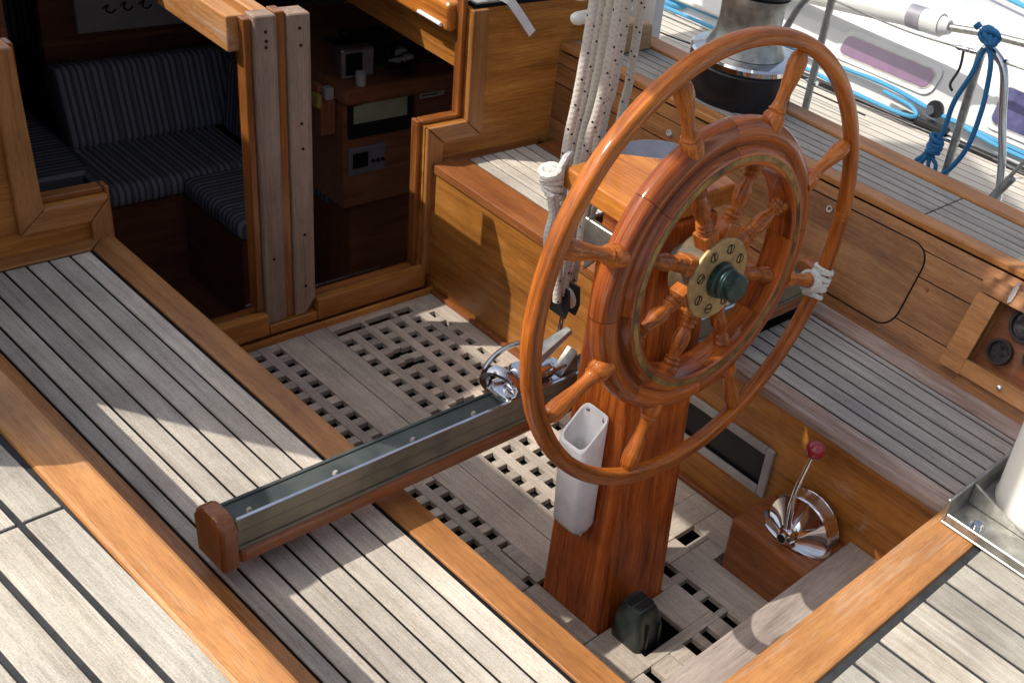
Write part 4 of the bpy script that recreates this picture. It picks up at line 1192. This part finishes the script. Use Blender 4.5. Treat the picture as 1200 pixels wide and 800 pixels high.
for x, y, l in ((2.26, 3.22, .06), (2.30, 3.28, .07), (2.33, 3.24, .03), (2.50, 3.30, .06), (2.24, 3.195, .04)):
    b = mb(); b.box((x, y, 0.36), (x + l, y + .02, 0.378), 'X', 0.003, xf=Matrix.Translation((x, y, .36)) @ Matrix.Rotation(random.uniform(-.5, .5), 4, 'Z') @ Matrix.Translation((-x, -y, -.34))); b.build('plug', M['paper'], gy)
tb = thing('tool_rack', 'small wooden rack with cloths and a white bottle on the desk side', 'rack', (2.03, 3.2, 0.2))
b = mb(); b.box((2.005, 3.22, 0.17), (2.055, 3.30, 0.29), 'Z', 0.004); b.build('box', M['cabinlight'], tb)
b = mb(); b.box((2.022, 3.222, 0.2905), (2.052, 3.25, 0.335), 'X', 0.006, 2); b.build('bottle', M['paper'], tb)
b = mb(); b.box((1.985, 3.21, 0.27), (2.003, 3.25, 0.325), 'X', 0.008, 2); b.build('cloth', M['yellow'], tb)
b = mb(); b.box((1.985, 3.21, 0.326), (2.004, 3.245, 0.36), 'X', 0.008, 2); b.build('cloth', M['orange'], tb)
sbx = thing('cabin_step', 'varnished step box just inside the right half of the doorway', 'step', (1.75, 2.8, -0.62))
b = mb(); b.box((1.56, 2.60, -0.62), (2.00, 2.90, -0.17), 'X', 0.006, 2); b.build('box', M['cabinwood'], sbx)
b = mb(); b.tube([(1.55, 2.905, -0.165), (2.01, 2.905, -0.165)], 0.005, 8); b.build('metal_edge', M['steeldull'], sbx)

# ================================================================== neighbouring yacht
NB = thing('neighbouring_yacht', 'white yacht moored alongside with pale teak decks and a purple window', 'yacht', (4.3, 2.0, -0.6))
k_ = 1.85 / 1.4
def sc_(p):
    return Vector((p[0] * k_, p[1] * k_, 2 + (p[2] - 2) * k_))
B1 = sc_((3.226, 2.173, .6)) + Vector((0.06, 0.0, 0.0)); dn = Vector((0.139, -0.990, 0)); side = Vector((-0.990, -0.139, 0))
ln = R(25); nn = side * math.cos(ln) + Vector((0, 0, 1)) * math.sin(ln)
upv = (Vector((0, 0, 1)) * math.cos(ln) - side * math.sin(ln))
def TR(s, h, off=0):
    return B1 + dn * s + upv * h + nn * off
NX = Matrix((dn, -side, Vector((0, 0, 1)))).transposed().to_4x4()
NXT = Matrix.Translation(B1) @ NX
b = mb(); b.box((-4.0, -1.42, -0.03), (4.5, 2.4, 0.0), 'X', 0, xf=NXT); b.build('deck', M['nbdeck'], NB)
b = mb(); b.box((-4.0, -1.50, -0.9), (4.5, -1.425, -0.002), 'X', 0.01, xf=NXT); b.build('hull', M['gel'], NB)
b = mb()
pr = [(0.0, 0.002), (0.10, 0.22), (0.17, 0.33), (0.26, 0.395), (0.42, 0.43), (1.7, 0.47), (1.8, 0.0)]
b.prism([NXT @ Vector((-2.2, y, z)) for y, z in pr], NX @ Vector((5.5, 0, 0)), 'X', 0)
b.build('cabin_trunk', M['gel'], NB, auto=40)
def nwin(s0, s1, h0, h1, skew_, mat):
    def rp(g, off):
        pts = []
        x0, x1, y0, y1 = s0 - g, s1 + g, h0 - g, h1 + g
        for cx, cy, a0 in ((x1, y1, 0), (x0, y1, 90), (x0, y0, 180), (x1, y0, 270)):
            r = 0.03 + g * .6
            sx = 1 if a0 in (0, 270) else -1; sy = 1 if a0 in (0, 90) else -1
            for i in range(5):
                a = R(a0 + 90 * i / 4)
                x, y = cx - sx * r + r * math.cos(a), cy - sy * r + r * math.sin(a)
                pts.append(TR(x + skew_ * (y - y0), y, off))
        return pts
    b = mb(); b.prism(rp(0.028, 0.006), nn * 0.006, 'X', 0.0); fr_ = b.build('window_frame', M['gel'], NB)
    b = mb(); b.prism(rp(0.006, 0.0125), nn * 0.003, 'X', 0.0); b.build('window_seal', M['steeldull'], fr_)
    b = mb(); b.prism(rp(0.0, 0.016), nn * 0.003, 'X', 0.0); b.build('window_glass', mat, fr_)
nwin(-0.005, 0.462, 0.150, 0.240, 0.15, M['purple'])
nwin(0.80, 1.35, 0.13, 0.30, 0.0, M['bluewin'])
# track, lines and blocks along the trunk
b = mb(); b.box((-0.6, -0.075, 0.002), (2.6, -0.035, 0.022), 'X', 0.003, xf=NXT); b.build('genoa_track', M['black'], NB)
b = mb(); b.box((0.50, -0.085, 0.0225), (0.66, -0.025, 0.055), 'X', 0.01, 2, xf=NXT); b.box((0.42, -0.08, 0.0225), (0.49, -0.03, 0.05), 'X', 0.01, 2, xf=NXT); b.build('track_slide', M['black'], NB)
b = mb(); b.lathe([(0, -0.014), (0.038, -0.014), (0.040, 0), (0.038, 0.014), (0, 0.014)], 24, NXT @ AX((0.56, -0.02, 0.10), (0, -1, 0.2))); b.build('track_block', M['black'], NB)
b = mb(); b.lathe([(0, 0.0), (0.020, 0.0), (0.022, -0.01)], 20, NXT @ AX((0.545, -0.045, 0.095), (0, -1, 0.2))); b.build('track_block_face', M['steel'], NB)
def NP(s, y, z):
    return NXT @ Vector((s, y + (0.02 if y < 0.1 else 0.0), z + (0.035 if y < 0.1 else 0.0)))
for nm, mt, r, pts in (('blue_line', 'ropelight', 0.012, [(-1.4, -.02, .04), (-.6, -.02, .05), (-.1, -.02, .06), (0.3, -.03, .075), (0.6, -.04, .05), (1.1, -.03, .035), (1.9, -.03, .035)]),
                       ('blue_line', 'ropelight', 0.010, [(-1.2, -.10, .02), (-.2, -.09, .02), (.15, -.13, .02), (.42, -.14, .02), (.5, -.10, .02), (.45, -.06, .04), (.3, -.05, .05)]),
                       ('blue_line', 'ropelight', 0.010, [(0.55, -.03, .06), (0.9, -.06, .03), (1.3, -.05, .03), (1.8, -.06, .03), (2.4, -.05, .03)]),
                       ('white_line', 'ropewhite', 0.011, [(-1.4, -.03, .05), (-.3, -.03, .07), (.2, -.02, .08), (.7, -.03, .06), (1.6, -.02, .05)]),
                       ('blue_line', 'ropelight', 0.016, [(-1.02, -.02, .03), (-.93, .03, .08), (-.86, .0, .03), (-.95, -.03, .02), (-1.0, .0, .05)]),
                       ('blue_line', 'ropelight', 0.013, [(-0.6, 0.9, .50), (0.1, .75, .50), (.7, .62, .49), (1.3, .60, .49)]),
                       ('orange_line', 'ropered', 0.012, [(-.2, 1.25, .50), (.3, 1.0, .49), (.8, .9, .49), (1.3, .95, .50)]),
                       ('orange_line', 'ropered', 0.012, [(-.2, 1.32, .50), (.4, 1.05, .49), (.85, .97, .49), (1.3, 1.0, .50)]),
                       ('dark_line', 'black', 0.004, [(-1.5, -.35, .01), (-.75, -.38, .01), (-.2, -.30, .01), (.35, -.30, .01)])):
    b = mb(); b.tube(spline([NP(*p) for p in pts], 8), r, 8); b.build(nm, M[mt], NB)
b = mb(); b.tube([(4.31, 3.60, 0.42), (4.31, 2.90, 0.540), (4.31, 2.555, 0.605), (4.31, 2.36, 0.626)], 0.050, 18); b.tube([(4.31, 2.36, 0.626), (4.31, 2.32, 0.632)], [0.044, 0.03], 18); b.build('white_spar', M['gel'], NB)
b = mb(); b.tube([(4.31, 2.52, 0.610), (4.31, 2.45, 0.6165)], 0.0515, 18); b.build('grey_band', M['greypaint'], NB)
b = mb(); b.tube([(4.31, 2.33, 0.630), (4.31, 2.17, 0.668), (4.31, 1.966, 0.70), (4.31, 1.5, 0.74)], 0.016, 12); b.build('boom_end', M['steeldull'], NB)
b = mb(); b.lathe([(0.05, 0), (0.045, .05), (0.035, .08), (0.05, .12), (0.055, .15), (0, .15)], 24, NXT @ Matrix.Translation((.95, .62, .455))); b.build('deck_winch', M['steel'], NB)
b = mb(); b.box((1.0, .70, .45), (1.35, 1.0, .60), 'X', 0.01, xf=NXT); b.build('hatch_garage', M['black'], NB)
b = mb(); b.box((0.02, .20, .3), (0.05, .20, .3), 'X', 0) if False else b.tube(spline([(4.00, 2.066, 0.672), (4.0, 2.06, 0.60), (3.99, 2.075, 0.53), (3.995, 2.06, 0.505)], 5), 0.006, 8)
b.build('cord_toggle', M['black'], NB)
b = mb(); b.tube([(1.9, 4.35, 2.0), (3.4, 4.45, 2.05), (6.5, 4.75, 2.1)], 0.10, 16); b.build('shadow_tube', M['gel'], NB)  # unseen tube added to throw a shadow band over the trunk
# stanchions and lifelines
def spipe(name, pts, r=0.0135, mat='steeldull', k=8):
    b = mb(); b.tube(spline(pts, k), r, 14); return b.build(name, M[mat], NB)
spipe('stanchion', [(3.2, 2.192, 0.13), (3.2, 2.190, 0.55), (3.2, 2.183, 0.93)])
spipe('stanchion', [(3.2, 1.580, 0.13), (3.2, 1.586, 0.50), (3.2, 1.591, 0.954)], 0.0145)
spipe('gate_hoop', [(3.2, 1.591, 0.950), (3.2, 1.575, 0.975), (3.2, 1.535, 0.965), (3.2, 1.495, 0.925), (3.2, 1.455, 0.80), (3.2, 1.385, 0.58), (3.2, 1.31, 0.13)], 0.0135, 'steel')
spipe('gate_hoop', [(3.2, 2.185, 0.918), (3.2, 2.235, 0.915), (3.2, 2.30, 0.85), (3.2, 2.35, 0.73), (3.2, 2.42, 0.55), (3.2, 2.50, 0.13)], 0.012)
spipe('brace_strut', [(3.12, 1.25, 0.84), (3.12, 1.305, 0.72), (3.12, 1.40, 0.50), (3.12, 1.5, 0.13)], 0.007)
spipe('brace_strut', [(3.12, 1.318, 0.665), (3.12, 1.365, 0.565), (3.12, 1.385, 0.50)], 0.0115)
for pts, r in (([(3.2, 2.183, 0.905), (3.2, 1.881, 0.915), (3.2, 1.665, 0.94)], .0032), ([(3.2, 1.51, 0.955), (3.2, 1.3, 0.975), (3.2, .9, 1.0)], .0032),
               ([(3.2, 2.19, 0.60), (3.2, 1.9, 0.625), (3.2, 1.585, 0.65)], .003), ([(3.2, 1.44, 0.66), (3.2, 1.2, 0.66), (3.2, .9, 0.66)], .003), ([(3.2, 2.19, 0.64), (3.2, 2.8, 0.60), (3.2, 3.4, 0.58)], .003)):
    spipe('lifeline', pts, r)
for p in ((3.2, 1.655, 0.941), (3.2, 1.61, 0.948), (3.2, 1.515, 0.958), (3.2, 1.595, 0.652), (3.2, 2.185, 0.61)):
    b = mb(); b.tube([Vector(p) + Vector((0, .03, -.004)), Vector(p) + Vector((0, .015, -.002)), Vector(p), Vector(p) - Vector((0, .02, -.003))], [.004, .009, .006, .009], 10); b.build('turnbuckle', M['steel'], NB)

bl = thing('blue_rope', 'dark blue mooring rope knotted round the neighbour stanchion', 'rope', (3.15, 1.6, 0.55))
b = mb()
b.tube(spline([(3.165, 1.565, 1.00), (3.15, 1.527, 0.96), (3.15, 1.512, 0.88), (3.15, 1.506, 0.804), (3.15, 1.513, 0.684), (3.16, 1.555, 0.58), (3.17, 1.62, 0.50)], 7), 0.0085, 10, rnd=False)
b.tube(spline([(3.165, 1.57, 0.98), (3.15, 1.577, 0.894), (3.15, 1.607, 0.79), (3.15, 1.614, 0.684), (3.15, 1.642, 0.595), (3.15, 1.675, 0.52)], 7), 0.0085, 10, rnd=False)
for k in range(5):
    a0 = k * 1.3
    pts = [Vector((3.165, 1.563, 1.022)) + Vector((0.022 * math.cos(t), 0.024 * math.sin(t + a0), 0.018 * math.sin(t * 1.0 + a0 * .7) )) for t in [2 * math.pi * i / 14 for i in range(14)]]
    b.tube(pts, 0.0085, 8, closed=True)
b.tube([(3.155, 1.60, 1.035), (3.15, 1.612, 1.045)], 0.012, 8)
for k in range(5):
    c = Vector((3.155, 1.632 - .004 * (k % 2), 0.652 - .012 * k))
    b.tube([c + Vector((0.018 * math.cos(t), 0.020 * math.sin(t), 0.007 * math.sin(t + k))) for t in [2 * math.pi * i / 12 for i in range(12)]], 0.0078, 8, closed=True)
for q in ((3.15, 1.685, 0.525), (3.15, 1.665, 0.52), (3.15, 1.625, 0.515), (3.15, 1.60, 0.55)):
    b.tube(spline([(3.155, 1.635, 0.62), ((3.155 + q[0]) / 2, (1.635 + q[1]) / 2 + .004, (0.62 + q[2]) / 2), q, (q[0], q[1], q[2] - .2)], 4), 0.0075, 8)
b.build('rope', M['ropeblue'], bl)

# ================================================================== unseen sheets above and to port, added to cast shade into the cockpit
wc = thing('low_sun_blocker', 'unseen upright sheet added to port to shade the pedestal and sole', 'shade_canvas', (0.3, 2.6, 0.72))  # added out of view; outline follows the shade wanted on pedestal and sole
b = mb()
b.prism([(0.30, y, z) for y, z in [(2.274, 1.066), (2.064, 1.389), (1.84, 1.74), (1.87, 2.45), (2.20, 2.45), (2.25, 1.77), (2.69, 1.76), (2.93, 1.84), (3.11, 2.12), (4.05, 2.12), (4.05, 0.95), (2.35, 0.95)]], (0.01, 0, 0), 'Y', 0)
b.build('cloth', M['shade_canvas'], wc)  # sheet that only blocks sun
b = mb()
for y, z in ((2.40, 1.76), (2.95, 1.84), (3.3, 2.12), (4.03, 2.12)):
    b.tube([(0.285, y, 0.70), (0.285, y, z)], 0.012, 10)
b.build('blocker_post', M['steeldull'], wc)
bo = thing('high_sun_blocker', 'unseen sheet added high to port to shade the starboard seat and deck', 'shade_sheet', (0.3, 3.0, 3.3))  # added out of view; notched outline shades starboard but leaves the lid lit
b = mb()
b.prism([(0.30, y, z) for y, z in [(2.32, 2.12), (2.95, 2.12), (2.94, 2.85), (3.49, 3.25), (5.0, 4.0), (5.0, 5.9), (3.2, 4.9), (2.61, 4.3), (2.57, 3.73), (1.75, 3.25), (1.75, 2.66), (2.05, 2.66), (2.15, 2.82), (2.33, 2.82), (2.20, 2.55)]], (0.03, 0, 0), 'Y', 0)
b.build('shade_sheet', M['shade_canvas'], bo)
b = mb(); b.tube([(0.315, 1.75, 3.2), (0.315, 2.6, 3.3), (0.315, 3.6, 3.5), (0.315, 5.2, 4.2)], 0.05, 14); b.build('blocker_spar', M['ivory'], bo)

# ================================================================== water
wm, nt, bs = newmat('harbour_water')
n_ = N(nt)
bs.inputs['Base Color'].default_value = (0.02, 0.045, 0.05, 1); bs.inputs['Roughness'].default_value = 0.08
wv = n_.noise(n_('TexCoord').outputs['Object'], 2.5, 4, 0.6)
n_.set(bs, 'Normal', n_('Bump', {'Strength': 0.5, 'Distance': 0.08, 'Height': wv}).outputs[0])
b = mb(); b.add([(-600, -600, -0.85), (600, -600, -0.85), (600, 600, -0.85), (-600, 600, -0.85)], [[0, 1, 2, 3]], [(0, 0, 0)] * 4)
o = b.build('water', wm); o['kind'] = 'structure'

# ================================================================== light, camera
SUN = Vector((-0.70, 0.50, 1.0)).normalized()
w = bpy.data.worlds.new('World'); sc.world = w; w.use_nodes = True
nt = w.node_tree; nt.nodes.clear()
ow = nt.nodes.new('ShaderNodeOutputWorld'); bgd = nt.nodes.new('ShaderNodeBackground'); sky = nt.nodes.new('ShaderNodeTexSky')
sky.sky_type = 'NISHITA'; sky.sun_disc = False
sky.sun_elevation = math.asin(SUN.z)
sky.sun_rotation = math.atan2(SUN.x, SUN.y)
sky.air_density = 1.0; sky.dust_density = 4.0; sky.ozone_density = 0.6
bgd.inputs['Strength'].default_value = 0.18
hsv = nt.nodes.new('ShaderNodeHueSaturation'); hsv.inputs['Saturation'].default_value = 0.72
nt.links.new(sky.outputs[0], hsv.inputs['Color']); nt.links.new(hsv.outputs[0], bgd.inputs[0]); nt.links.new(bgd.outputs[0], ow.inputs[0])
ld_ = bpy.data.lights.new('sun', 'SUN'); ld_.energy = 4.3; ld_.angle = R(0.53); ld_.color = (1.0, 0.945, 0.86)
so_ = bpy.data.objects.new('sun', ld_); link(so_)
so_.rotation_euler = SUN.to_track_quat('Z', 'Y').to_euler()

cd = bpy.data.cameras.new('camera'); cam = bpy.data.objects.new('camera', cd); link(cam)
cam.matrix_world = Matrix(((0.593505, -0.771169, 0.230324), (0.319577, 0.488458, 0.811960), (-0.738662, -0.408297, 0.536350))).transposed().to_4x4()
cam.location = (0.0, 0.0, 2.0)
cd.sensor_width = 36; cd.lens = 1344.232 / 1200 * 36
cd.shift_x = -(987.798 - 600) / 1200; cd.shift_y = (419.42 - 400) / 1200
cd.clip_start = 0.02; cd.clip_end = 2000
sc.camera = cam
sc.view_settings.view_transform = 'Standard'; sc.view_settings.look = 'None'; sc.view_settings.exposure = 0; sc.view_settings.gamma = 1
sc.render.engine = 'CYCLES'
